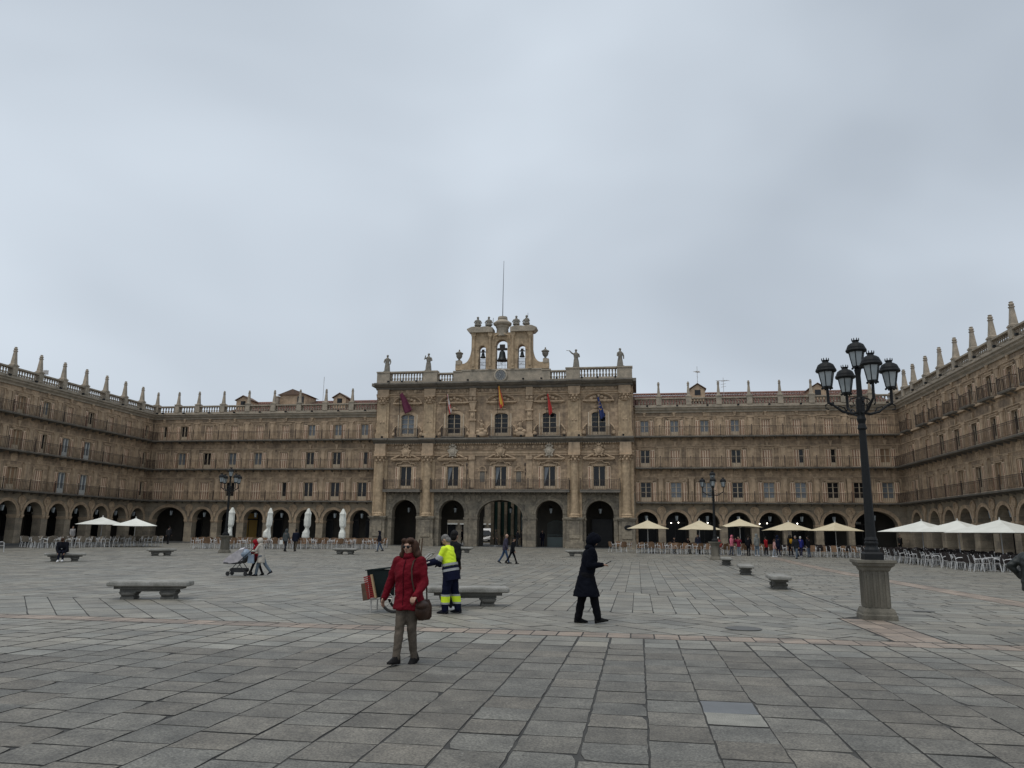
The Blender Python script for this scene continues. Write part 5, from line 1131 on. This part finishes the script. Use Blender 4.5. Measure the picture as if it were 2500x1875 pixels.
SKIN = material('skin', (.36, .215, .15), .55, fine=.06, fscale=30); SKIN2 = material('skin_dark', (.24, .14, .095), .6)
M_hairb = material('brown_hair', (.028, .014, .009), .6, var=(.065, .030, .017), vscale=14, stretch=.2, spec=.15); M_hairk = material('black_hair', (.008, .007, .007), .6, spec=.15); M_hairg = material('grey_hair', (.16, .15, .14), .6, var=(.08, .075, .07), vscale=20)
M_eye = material('eye_dark', (.02, .015, .012), .2); M_lip = material('lip', (.26, .10, .085), .5)
def hand(mb, p, d, up, s, left, curl=.5):
    p, d, up = Vector(p), Vector(d).normalized(), Vector(up); side = d.cross(up).normalized(); nrm = side.cross(d).normalized()   # nrm: palm direction axis
    M3 = Matrix((side, d, nrm)).transposed(); mb.ball(p+d*.045*s, (.040*s, .052*s, .018*s), 8, 6, 0, M3)
    for k, (o_, L) in enumerate(((-.030, .062), (-.010, .074), (.010, .070), (.029, .055))):
        a = p+d*.082*s+side*o_*s; c1, c2 = curl*.7, curl*1.5; b = a+(d*cos(c1)-nrm*sin(c1))*L*.5*s; e = b+(d*cos(c2)-nrm*sin(c2))*L*.5*s
        mb.tube([a-d*.02*s, a, b, e], [.0105*s, .010*s, .009*s, .007*s], 6)
    sg = 1 if left else -1; a = p+d*.03*s+side*sg*.034*s; b = a+(side*sg*.6+d*.7-nrm*.25).normalized()*.035*s; e = b+(d*.9-nrm*.4).normalized()*.03*s
    mb.tube([a-side*sg*.012*s, a, b, e], [.013*s, .013*s, .011*s, .008*s], 6)
def person(label, x, y, heading, h, top, trou, shoe=(.02, .02, .02), hair='short', hmat=None, skin=None, legs=((15, 5), (-12, 20)), arms=None, lean=3, hp=5, hyaw=0, hem=-.12, flare=1.0, girth=1.0,
           vx=.022, z=None, feet=((0), (0)), hoodm=None, wide=1.0, group=None, glasses=False, gloves=None, sit=None, pack=None, stance=1.0, pocket=False, cat='person'):
    skin = skin or SKIN; hmat = hmat or M_hairk; k = h/1.70
    t = thing('person', label, cat, (x, y, (zg(y) if z is None else z)+.014), radians(heading-90), group); t.scale = (k, k, k)
    # joints
    def leg(sx, th, kn):
        th, kn = radians(th), radians(kn); hipp = Vector((sx*.085, 0, 0)); kne = hipp+Vector((sx*.01, sin(th), -cos(th)))*.41; kne.x = sx*.088*stance
        ank = kne+Vector((0, sin(th-kn), -cos(th-kn)))*.40; return hipp, kne, ank
    Ls = [leg(-1, *legs[0]), leg(1, *legs[1])]; hz = sit if sit is not None else max(-l[2].z for l in Ls)+.085
    H_ = Vector((0, 0, hz)); Ls = [[p+H_ for p in l] for l in Ls]
    U = Matrix.Translation(H_) @ Matrix.Rotation(-radians(lean), 4, 'X'); up = lambda *p: U @ Vector(p)
    arms = arms or (((-.18, -.25, -1), (-.05, .15, -1)), ((.18, .3, -1), (.02, .55, -1)))
    AR = []
    for sx, (a, b) in ((-1, arms[0]), (1, arms[1])):
        s0 = Vector((sx*.165*girth**.5, 0, .485)); e0 = s0+Vector(a).normalized()*.285; w0 = e0+Vector(b).normalized()*.24; AR.append([up(*s0), up(*e0), up(*w0)])
    HM = U @ Matrix.Translation((0, .012, .695)) @ Matrix.Rotation(radians(hyaw), 4, 'Z') @ Matrix.Rotation(-radians(hp), 4, 'X'); hd = lambda *p: HM @ Vector(p); H3 = HM.to_3x3()
    # body: one continuous figure
    q = MB(); q.ball(hd(0, 0, 0), (.074, .09, .112), 14, 10, 0, H3); q.ball(hd(0, .025, -.055), (.056, .06, .06), 10, 8, 0, H3); q.ball(hd(0, .092, -.012), (.014, .022, .024), 7, 6, 0, H3); q.ball(hd(0, .085, .03), (.05, .012, .012), 7, 5, 0, H3)
    for sx in (-1, 1): q.ball(hd(sx*.076, -.005, -.005), (.012, .024, .034), 7, 6, 0, H3); q.ball(hd(sx*.042, .06, -.025), (.022, .02, .022), 7, 6, 0, H3)
    q.cap(up(0, -.01, .50), hd(0, -.01, -.07), .055, .05); q.cap(up(0, 0, .05), up(0, 0, .44), .11, .12); q.cap(up(-.14, 0, .47), up(.14, 0, .47), .05, .05)
    for A in AR: q.cap(A[0], A[1], .042, .034); q.cap(A[1], A[2], .034, .026)
    for l in Ls: q.cap(l[0], l[1], .072, .048); q.cap(l[1], l[2], .048, .034)
    ex = MB()
    for i, A in enumerate(AR):
        dd = (A[2]-A[1]).normalized(); upv = Vector((0, 0, 1)) if abs(dd.z) < .8 else Vector((0, 1, 0))
        if dd.z < -.8: upv = Vector((1 if i == 1 else -1, 0, 0)).cross(dd)*1.0; upv = Vector(((1 if i == 1 else -1)*1.0, 0, 0))
        hm = ex if gloves is None else MB(); hand(hm, A[2], dd, upv, 1.0, (i == 0), .55)
        if gloves is not None: hm.obj('glove', gloves, t, smooth=True)
    vox(q, 'body', skin, t, max(.0105, vx*.7), 3, ex)
    # trousers
    q = MB(); q.ball(H_+Vector((0, -.01, .02)), (.155*girth, .125*girth, .14), 12, 8)
    for l in Ls: q.cap(l[0], l[1], .088*girth*wide, .066*wide); q.cap(l[1], l[2]+(l[2]-l[1]).normalized()*.0, .066*wide, .054*wide)
    vox(q, 'trousers', cloth(trou), t, vx, 3, fold=.012 if vx < .021 else 0, fr=(9, 9, 13))
    # shoes
    for i, (l, th) in enumerate(zip(Ls, feet)):
        a = radians(th); F = Matrix.Translation(l[2]) @ Matrix.Rotation(a, 4, 'X'); q = MB(); rr = []
        for yy, w, zt in ((-.075, .030, -.01), (-.06, .040, .035), (0, .043, .05), (.06, .046, .0), (.12, .048, -.03), (.17, .038, -.045), (.19, .02, -.06)):
            rr.append([F @ Vector((w*cx_, yy, zz)) for cx_, zz in ((-1, -.085), (1, -.085), (1.05, -.06), (.75, zt-.01), (0, zt), (-.75, zt-.01), (-1.05, -.06))])
        q.loft(rr); q.obj('shoe', cloth(shoe, .6), t, smooth=True)
    # coat
    q = MB(); g = girth; n = 18
    def ring(rx, ry, zz, oy=0.0, upper=True): return [(up(rx*cos(2*pi*i/n), ry*sin(2*pi*i/n)+oy, zz) if upper else H_+Vector((rx*cos(2*pi*i/n), ry*sin(2*pi*i/n)+oy, zz))) for i in range(n)]
    rg = []
    if hem < -.2: rg += [ring(.185*g*flare, .15*g*flare, hem, .0, False), ring(.182*g*(1+flare)/2, .145*g*(1+flare)/2, hem*.5, 0, False)]
    else: rg += [ring(.175*g*flare, .135*g*flare, hem, 0, False)]
    rg += [ring(.172*g, .132*g, .03), ring(.165*g, .128*g, .16, .005), ring(.182*g, .135*g, .34, .01), ring(.175*g, .115*g, .45), ring(.12, .09, .525), ring(.068, .068, .575)]
    q.loft(rg); q.cap(up(-.13, -.01, .475), up(.13, -.01, .475), .062*g**.5, .062*g**.5)
    for A in AR: q.cap(A[0], A[1], .070*g**.6, .058*g**.6); q.cap(A[1], A[2]+(A[2]-A[1]).normalized()*.01, .058*g**.6, .047)
    tm = top if not isinstance(top, tuple) else cloth(top); jk = vox(q, 'coat' if hem < -.2 else 'jacket', tm, t, vx, 3, fold=.013 if vx < .021 else 0)
    # hair, hood or cap
    q = MB()
    if hair == 'hood':
        q.ball(hd(0, -.035, .0), (.105, .105, .140), 14, 10, 0, H3)
        rgs = []
        for yy, w, hh in ((-.06, .100, .135), (0, .103, .138), (.05, .098, .132), (.075, .088, .12)):
            rgs.append([hd(w*cos(2*pi*i/16), yy+.02*(sin(2*pi*i/16) > 0.3), hh*sin(2*pi*i/16)+.005) for i in range(16)])
        q.loft(rgs, 0, False)
        q.ball(up(0, -.03, .545), (.115, .10, .085), 12, 8); q.ball(hd(0, -.085, .03), (.07, .06, .10), 10, 8, 0, H3)
        o = q.obj('hood', hoodm or tm, t, smooth=True); sm = o.modifiers.new('t', 'SOLIDIFY'); sm.thickness = .012
    elif hair == 'bald':
        q.ball(hd(0, -.035, -.03), (.078, .065, .06), 10, 8, 0, H3); vox(q, 'hair', hmat, t, .02, 2)
    elif hair == 'cap':
        q.ball(hd(0, -.01, .045), (.084, .10, .085), 12, 8, 0, H3); q.ball(hd(0, -.04, -.02), (.078, .06, .07), 10, 8, 0, H3); vox(q, 'cap', hoodm or hmat, t, max(.014, vx*.6), 2)
    else:
        q.ball(hd(0, -.018, .035), (.083, .098, .093), 12, 9, 0, H3); q.ball(hd(0, -.045, -.03), (.078, .062, .08), 10, 8, 0, H3)
        if hair in ('bob', 'long'):
            for sx in (-1, 1): q.ball(hd(sx*.092, -.015, -.03), (.044, .070, .125), 9, 7, 0, H3); q.ball(hd(sx*.125, -.02, -.115), (.060, .065, .062), 8, 7, 0, H3); q.ball(hd(sx*.055, .045, .088), (.045, .045, .034), 8, 6, 0, H3); q.ball(hd(sx*.16, -.02, -.155), (.045, .045, .032), 7, 6, 0, H3)
            q.ball(hd(0, -.075, -.07), (.125, .06, .115), 10, 8, 0, H3)
        if hair == 'long': q.ball(hd(0, -.085, -.2), (.08, .04, .16), 9, 7, 0, H3)
        if hair == 'tail': q.ball(hd(0, -.12, -.05), (.03, .03, .11), 8, 7, 0, H3)
        vox(q, 'hair', hmat, t, max(.011, vx*.6), 2, fold=.010 if vx < .021 else 0, fr=(34, 34, 7))
    if vx < .02 and hair != 'hood' or glasses:
        for sx in (-1, 1):
            if glasses: q = MB(); q.ball(hd(sx*.033, .088, .008), (.030, .008, .022), 10, 6, 0, H3); q.tube([hd(sx*.06, .085, .012), hd(sx*.078, .0, .008)], .004, 4); q.obj('sunglass_lens', M_glass, t)
            else: q = MB(); q.ball(hd(sx*.030, .084, .008), (.012, .006, .007), 7, 5, 0, H3); q.obj('eye', M_eye, t)
        q = MB(); q.ball(hd(0, .080, -.052), (.024, .009, .007), 8, 5, 0, H3); q.obj('mouth', M_lip, t)
        if glasses: q = MB(); q.tube([hd(-.01, .096, .012), hd(.01, .096, .012)], .004, 4); q.obj('glasses_bridge', M_glass, t)
    P = dict(t=t, up=up, AR=AR, Ls=Ls, hd=hd, H=H_, k=k)
    if pack:
        q = MB(); q.ball(up(0, -.20, .30), (.14, .09, .20), 10, 8); b = MB(); b.v = q.v; b.f = q.f; b.m = q.m
        w = t.matrix_basis if False else Matrix.Translation(t.location) @ Matrix.Rotation(radians(heading-90), 4, 'Z') @ Matrix.Diagonal((k, k, k, 1))
        r = thing('backpack', pack[1], 'backpack', t.location, radians(heading-90)); r.scale = (k, k, k); b.obj('bag_body', cloth(pack[0]), r, smooth=True)
        q = MB()
        for sx in (-1, 1): q.tube([up(sx*.10, -.14, .42), up(sx*.10, -.06, .57), up(sx*.11, .13, .46), up(sx*.12, .12, .28), up(sx*.13, -.1, .18)], .018, 5)
        q.obj('strap', cloth(tuple(c*.6 for c in pack[0])), r)
    return P
def held(name, label, cat, P): o = thing(name, label, cat, P['t'].location, P['t'].rotation_euler.z); o.scale = P['t'].scale; return o
RED = material('red_padded_jacket', (.15, .005, .013), .75, var=(.095, .003, .008), vscale=5, bump=.8, bscale=16, fine=.06, spec=.12)
# woman in red walking past
W1 = person('woman in red padded jacket with brown bob and dark glasses walking in the foreground', -1.33, 10.45, 247, 1.60, RED, (.115, .095, .075), (.012, .011, .011), 'bob', M_hairb, SKIN, legs=((2, 16), (16, 6)), arms=(((-.26, .10, -1), (.10, .62, -.55)), ((.40, .05, -1), (.36, .14, -1))), lean=2, hp=4, hyaw=-4, hem=-.17, flare=1.12, girth=1.22, stance=.72, vx=.0125, feet=(-22, 6), glasses=True)
q = MB()
for z_ in [-.12+.055*i for i in range(13)]:
    if z_ < .50:
        s_ = 1.0 if z_ < .3 else 1.0-(z_-.3)*.9
        q.tube([W1['up'](.196*1.06*s_*cos(2*pi*i/20), .158*1.06*s_*sin(2*pi*i/20)+.005, z_) for i in range(21)], .0045, 4) if False else None
q.tube([W1['up'](0, .172, -.14), W1['up'](0, .166, .1), W1['up'](0, .178, .34), W1['up'](0, .15, .45), W1['up'](0, .085, .55)], .006, 5); q.obj('zip', cloth((.05, .004, .008)), W1['t'])
q = MB(); q.lathe([(.085, .54), (.082, .60), (.075, .625)], 14); q.T = None; q2 = MB(); q2.loft([[W1['up'](r*cos(2*pi*i/14), r*sin(2*pi*i/14), z_) for i in range(14)] for r, z_ in ((.10, .53), (.088, .57), (.080, .615))]); q2.obj('collar', RED, W1['t'], smooth=True)
M_lea = material('brown_leather', (.055, .028, .018), .45, var=(.03, .016, .011), vscale=8, bump=.2, bscale=30, spec=.2)
b = held('handbag', 'brown leather handbag on a shoulder strap at the hip of the woman in red', 'handbag', W1); up = W1['up']
q = MB(); q.loft([[up(-.27+ox, y0, z_), up(-.20+ox, y0+.14, z_), up(-.15+ox, y0+.13, z_), up(-.20+ox, y0-.05, z_)] for ox, y0, z_ in ((-.02, -.07, -.30), (-.035, -.11, -.26), (-.03, -.12, -.12), (.0, -.10, -.03))]); q.ball(up(-.22, .0, -.17), (.085, .17, .14), 12, 8); q.obj('bag_body', M_lea, b, smooth=True)
q = MB(); q.ball(up(-.24, .05, -.10), (.075, .15, .06), 10, 6); q.obj('flap', M_lea, b, smooth=True)
q = MB(); q.tube([up(-.2, .12, -.05), up(-.19, .175, .08), up(-.15, .185, .25), up(-.125, .16, .40), up(-.12, .10, .50), up(-.125, .0, .545), up(-.14, -.10, .47), up(-.19, -.15, .2), up(-.22, -.12, -.05)], .011, 6); q.obj('strap', M_lea, b)
# street cleaner and companion
HV = material('fluorescent_yellow_cloth', (.72, .92, .02), .7, var=(.56, .74, .015), vscale=6, bump=.3, bscale=25); M_refl = material('grey_reflective_band', (.33, .34, .34), .35, var=(.25, .26, .26), vscale=12); M_navy = cloth((.008, .010, .028))
W2 = person('street cleaner in fluorescent yellow and navy workwear holding the barrow handle', -1.27, 16.95, 158, 1.66, HV, (.008, .010, .028), (.012, .013, .018), 'short', M_hairg, SKIN, legs=((8, 6), (-6, 8)), arms=(((-.25, .55, -.75), (.0, 1, .0)), ((.3, .40, -.8), (-.05, 1, -.08))), lean=12, hp=34, hem=-.16, girth=1.12, vx=.014, feet=(0, 0), wide=1.38, stance=1.3, gloves=cloth((.015, .015, .016)))
up = W2['up']
def band(P, mat, name, rings, th=.0): q = MB(); q.loft(rings); return q.obj(name, mat, P['t'], smooth=False)
def tr(P, rx, ry, z_, oy=.005, n=20): return [P['up'](rx*cos(2*pi*i/n), ry*sin(2*pi*i/n)+oy, z_) for i in range(n)]
band(W2, M_navy, 'navy_lower_jacket', [tr(W2, .226, .185, -.19), tr(W2, .222, .180, .03), tr(W2, .216, .174, .115)])
band(W2, M_refl, 'reflective_band', [tr(W2, .226, .183, .005), tr(W2, .224, .181, .058)]); band(W2, M_refl, 'reflective_band', [tr(W2, .219, .175, .125), tr(W2, .221, .176, .178)])
for i, A in enumerate(W2['AR']):
    d = (A[1]-A[0]); q = MB(); q.cap(A[0]+d*.72, A[0]+d*.9, .086, .082); q.obj('reflective_band', M_refl, W2['t'], smooth=True); q = MB(); q.cap(A[0]+d*.98, A[2]+(A[2]-A[1]).normalized()*.02, .082, .070); q.obj('navy_cuff', M_navy, W2['t'], smooth=True)
for l in W2['Ls']:
    d = l[2]-l[1]; P_ = lambda a, r: [l[1]+d*a+Vector((r*cos(2*pi*i/16), r*sin(2*pi*i/16), 0)) for i in range(16)]
    band(W2, HV, 'yellow_leg_band', [P_(.30, .104), P_(.62, .096)]); band(W2, M_refl, 'reflective_band', [P_(.20, .105), P_(.30, .1035)]); band(W2, M_refl, 'reflective_band', [P_(.62, .0955), P_(.72, .094)])
W3 = person('man in black jacket and white trainers standing behind the street cleaner', -1.30, 17.75, 30, 1.74, (.012, .013, .015), (.012, .012, .016), (.62, .62, .62), 'short', M_hairk, SKIN2, legs=((6, 3), (-4, 4)), arms=(((-.35, .1, -1), (.3, .8, -.6)), ((.35, -.1, -1), (-.6, .5, -.6))), lean=2, hyaw=30, girth=1.2, vx=.02)
b = held('waist_bag', 'small black bag hanging at the hip of the man behind the cleaner', 'bag', W3); q = MB(); q.ball(W3['up'](.24, -.08, -.10), (.09, .08, .12), 9, 7); q.obj('bag_body', cloth((.02, .021, .02)), b, smooth=True); q = MB(); q.tube([W3['up'](.24, -.05, -.02), W3['up'](.1, -.14, .3), W3['up'](-.12, -.08, .52)], .012, 5); q.obj('strap', cloth((.02, .021, .02)), b)
# hooded person with phone
DK = material('black_rain_coat', (.0035, .0042, .0075), .9, var=(.006, .007, .011), vscale=4, bump=.4, bscale=12, spec=.05)
W4 = person('person in a long black hooded coat looking at a phone while walking', 1.50, 15.40, 2, 1.71, DK, (.007, .007, .009), (.010, .010, .010), 'hood', None, SKIN, legs=((-10, 2), (19, 8)), arms=(((-.12, .02, -1), (.2, 1, .25)), ((.12, .0, -1), (-.2, 1, .28))), lean=11, hp=36, hem=-.38, flare=1.52, girth=1.15, vx=.014, feet=(0, 10), hoodm=DK, wide=1.32)
b = held('phone', 'black phone held in both hands of the hooded person', 'phone', W4); w = (W4['AR'][0][2]+W4['AR'][1][2])/2; q = MB(); q.T = Matrix.Translation(w+Vector((0, .13, .03))) @ Matrix.Rotation(radians(28), 4, 'X'); q.box(-.036, -.05, -.005, .036, .10, .005); q.obj('phone_body', M_black, b)
q = MB(); q.ball(W4['hd'](.02, .07, -.17), (.035, .03, .13), 8, 7); q.ball(W4['hd'](-.03, .07, -.17), (.03, .03, .11), 8, 7); vox(q, 'hair', M_hairb, W4['t'], .014, 2)
# seated on the left bench
W5 = person('hunched person in dark clothes and white shoes sitting on the left bench', -23.75, 41.55, 285, 1.74, (.012, .013, .018), (.010, .012, .022), (.66, .66, .66), 'short', M_hairb, SKIN, legs=((82, 88), (80, 72)), arms=(((-.15, .75, -.8), (.3, .8, -.5)), ((.15, .75, -.8), (-.3, .8, -.5))), lean=38, hp=55, hem=-.08, girth=1.45, vx=.025, sit=.56)
q = MB(); q.ball(W5['up'](.02, .155, .33), (.07, .012, .09), 8, 6); q.obj('pale_print', cloth((.55, .55, .55)), W5['t'])
# couple with the stroller
W6 = person('person in a long cream hooded coat and jeans pushing the stroller', -9.72, 30.55, 176, 1.44, (.50, .46, .40), (.12, .15, .18), (.02, .02, .025), 'hood', None, SKIN, legs=((14, 4), (-26, 14)), arms=(((-.12, .55, -.7), (0, 1, .1)), ((.2, .3, -1), (.0, 1, -.15))), lean=8, hp=14, hem=-.30, flare=1.15, girth=1.06, vx=.022, feet=(0, -25), wide=1.2)
W7 = person('person in red jacket and red hood walking just behind the stroller', -10.0, 30.95, 178, 1.40, (.26, .012, .02), (.010, .010, .012), (.012, .012, .012), 'hood', None, SKIN, legs=((22, 4), (-14, 10)), arms=(((-.15, .5, -.8), (0, 1, .1)), ((.15, .4, -1), (.05, 1, 0))), lean=10, hp=16, hem=-.14, vx=.022, feet=(-4, -12))
b = held('shoulder_bag', 'dark red bag worn by the person in the red hood', 'bag', W7); q = MB(); q.ball(W7['up'](-.2, .05, -.05), (.07, .13, .12), 8, 6); q.obj('bag_body', cloth((.06, .008, .012)), b, smooth=True)
# couple in the middle
person('bald man in purple grey jacket and jeans walking across the middle of the square', -.30, 45.4, 350, 1.72, (.055, .050, .075), (.05, .085, .15), (.03, .03, .03), 'bald', M_hairg, SKIN, legs=((-20, 12), (20, 4)), lean=7, girth=1.08, vx=.026, feet=(-20, 6))
W9 = person('person in black with a white bag walking beside the bald man', .12, 45.0, 350, 1.50, (.010, .011, .014), (.010, .010, .012), (.012, .012, .012), 'short', M_hairk, SKIN, legs=((22, 4), (-22, 12)), lean=8, girth=1.06, vx=.026, feet=(6, -20))
b = held('white_bag', 'white carrier bag between the couple in the middle of the square', 'bag', W9); q = MB(); q.loft([[W9['up'](-.30, -.02+w_, z_), W9['up'](-.24, -.02+w_, z_), W9['up'](-.24, .02-w_, z_), W9['up'](-.30, .02-w_, z_)] for w_, z_ in ((-.10, -.42), (-.10, -.2), (-.02, .02))]); q.obj('bag_body', M_white, b)
# walkers
person('person in grey hooded jacket carrying a bag, walking by the brown chairs', -17.3, 60.0, 75, 1.70, (.075, .085, .085), (.02, .022, .028), (.02, .02, .02), 'hood', None, SKIN, legs=((14, 4), (-12, 14)), vx=.028)
t = thing('white_bag', 'white bag in the hand of the grey hooded walker', 'bag', (-17.62, 59.9, zg(60)+.55), .3); q = MB(); q.loft([[(-.13, -.04, 0), (.13, -.04, 0), (.13, .04, 0), (-.13, .04, 0)], [(-.11, -.03, .32), (.11, -.03, .32), (.11, .03, .32), (-.11, .03, .32)]]); q.obj('bag_body', M_white, t)
person('man in navy top and brown trousers walking by the brown chairs', -16.6, 60.2, 95, 1.72, (.010, .013, .024), (.075, .062, .045), (.05, .05, .05), 'short', M_hairk, SKIN, legs=((16, 4), (-14, 14)), girth=1.1, vx=.028)
person('person in dark hooded jacket and jeans at the corner of the town hall', -10.4, 62.0, 200, 1.62, (.012, .014, .022), (.09, .12, .17), (.02, .02, .02), 'hood', None, SKIN, legs=((14, 4), (-16, 12)), vx=.028)
W_m = person('man in dark jacket and jeans walking right of the visitor group', 21.0, 57.2, 220, 1.66, (.020, .022, .026), (.10, .13, .17), (.015, .015, .018), 'short', M_hairg, SKIN, legs=((10, 4), (-22, 26)), girth=1.08, vx=.028)
GR = 'visitors gathered by the cream parasols'
for lab, x, y, hd_, h, top, tr_, sh, hr, pk_ in (
    ('child in a coral red coat and white cap, left end of the visitor group', 16.75, 62.6, 250, 1.42, (.32, .06, .07), (.14, .15, .17), (.6, .6, .6), 'cap', None),
    ('child in a bright pink hooded jacket', 17.65, 62.0, 300, 1.58, (.62, .18, .24), (.08, .09, .12), (.05, .05, .06), 'hood', None),
    ('child in crimson sweater with arms raised to the face', 18.15, 61.8, 240, 1.52, (.22, .02, .05), (.20, .24, .28), (.5, .5, .5), 'long', None),
    ('person in grey striped gilet and grey hood', 19.35, 61.0, 95, 1.72, (.19, .20, .19), (.14, .18, .22), (.55, .55, .55), 'hood', None),
    ('adult in black behind the striped gilet', 18.95, 61.9, 60, 1.62, (.012, .012, .015), (.012, .012, .015), (.02, .02, .02), 'short', None),
    ('child in a red jacket behind the pale pink one', 20.2, 61.4, 120, 1.50, (.32, .015, .02), (.02, .02, .03), (.3, .3, .3), 'short', None),
    ('small girl in pale pink jacket and light jeans', 20.35, 60.0, 330, 1.36, (.58, .33, .30), (.32, .35, .40), (.62, .62, .62), 'bob', None),
    ('person in dark navy hood among the visitors', 20.95, 60.9, 100, 1.62, (.010, .014, .030), (.012, .014, .03), (.3, .3, .3), 'hood', None),
    ('person in black seen from behind carrying a mustard backpack', 21.75, 60.4, 92, 1.68, (.015, .014, .013), (.012, .012, .016), (.2, .2, .2), 'long', ((.42, .22, .02), 'mustard yellow backpack on the back of a visitor')),
    ('person in cobalt blue jacket with white hat', 22.5, 60.3, 60, 1.58, (.025, .030, .17), (.02, .02, .05), (.4, .4, .4), 'cap', None),
    ('person in dark jacket at the right of the visitor group', 23.0, 60.0, 120, 1.62, (.012, .013, .018), (.09, .11, .15), (.05, .05, .05), 'short', None)):
    kw = dict(arms=(((-.3, .5, -.5), (.3, .5, .9)), ((.3, .5, -.5), (-.3, .5, .9)))) if 'raised' in lab else {}
    person(lab, x, y, hd_, h, top, tr_, sh, hr, M_hairk if 'girl' not in lab else M_hairb, SKIN, legs=((rnd.uniform(0, 12), 4), (rnd.uniform(-12, 0), 6)), vx=.03, group=GR, hoodm=cloth((.6, .6, .58)) if 'white' in lab and hr == 'cap' else None, pack=pk_, **kw)
b = thing('backpack', 'coral backpack on the child at the left end of the group', 'backpack', (16.85, 62.42, zg(62.5)), 0); q = MB(); q.ball((0, 0, .82), (.17, .13, .20), 9, 7); q.obj('bag_body', cloth((.30, .07, .06)), b, smooth=True)
person('person standing at a table under the tallest cream parasol', 15.6, 64.6, 250, 1.62, (.03, .032, .05), (.02, .02, .025), (.02, .02, .02), 'short', M_hairk, SKIN, legs=((3, 2), (-3, 2)), vx=.03)
# people in the shade of the arcades and sitting at tables
for lab, p, hd_, h, top, tr_, hr in (
    ('dark walker with a rucksack in the left arcade by the wide corner arch', (-33.4, 76.0), 90, 1.72, (.03, .03, .032), (.02, .02, .022), 'cap'),
    ('person in pale jacket in an arch of the left side range', (-38.6, 68.5), 320, 1.68, (.40, .38, .36), (.25, .22, .2), 'short'),
    ('silhouette standing left of the pair in the arch beside the right corner', (34.9, 75.0), 270, 1.68, (.012, .012, .014), (.012, .012, .014), 'short'),
    ('silhouette standing right of the pair in the arch beside the right corner', (36.9, 73.6), 270, 1.70, (.02, .02, .02), (.015, .015, .015), 'short'),
    ('two-tone figure walking under the middle archway of the town hall', tw(-.45, .6, 0)[:2], 200, 1.70, (.06, .05, .04), (.05, .05, .05), 'hood'),
    ('dark figure at the right side of the middle archway', tw(1.7, .8, 0)[:2], 20, 1.70, (.02, .02, .025), (.05, .055, .06), 'short'),
    ('figure behind the dark one in the middle archway', tw(2.1, 1.4, 0)[:2], 60, 1.72, (.05, .048, .045), (.03, .03, .03), 'short'),
    ('person in black beside the iron gate of the town hall', tw(4.2, 1.6, 0)[:2], 270, 1.70, (.012, .012, .02), (.012, .014, .03), 'short'),
    ('dark figure inside the second archway of the town hall', tw(-4.3, 1.8, 0)[:2], 150, 1.74, (.012, .012, .016), (.012, .012, .014), 'short')):
    person(lab, p[0], p[1], hd_, h, top, tr_, (.35, .35, .35) if 'two-tone' in lab else (.02, .02, .02), hr, M_hairk, SKIN, legs=((8, 3), (-8, 8)), vx=.03, z=.54 if 'town hall' in lab or 'archway' in lab else None)
for lab, x, y, hd_ in (('customer in black sitting at the terrace near the distant lamp post', 14.0, 66.3, 250), ('customer in dark coat sitting behind the distant lamp post', 15.1, 66.2, 280)):
    person(lab, x, y, hd_, 1.7, (.012, .012, .014), (.012, .012, .014), (.02, .02, .02), 'short', M_hairk, SKIN, legs=((86, 88), (84, 84)), sit=.52, vx=.03, lean=6)
# person cut by the right edge
PJ = material('black_quilted_jacket', (.012, .016, .013), .55, var=(.008, .010, .009), vscale=5, bump=.9, bscale=9)
W_e = person('person in dark quilted jacket cut off by the right edge of the picture', 9.36, 14.0, 10, 1.72, PJ, (.014, .015, .017), (.012, .012, .012), 'short', M_hairk, SKIN, legs=((12, 4), (-12, 8)), arms=(((-.5, -.75, -.75), (.2, .7, -.8)), ((.3, -.5, -1), (0, .6, -.8))), girth=1.3, vx=.02)
bpy.data.scenes.remove(tmp_scene)
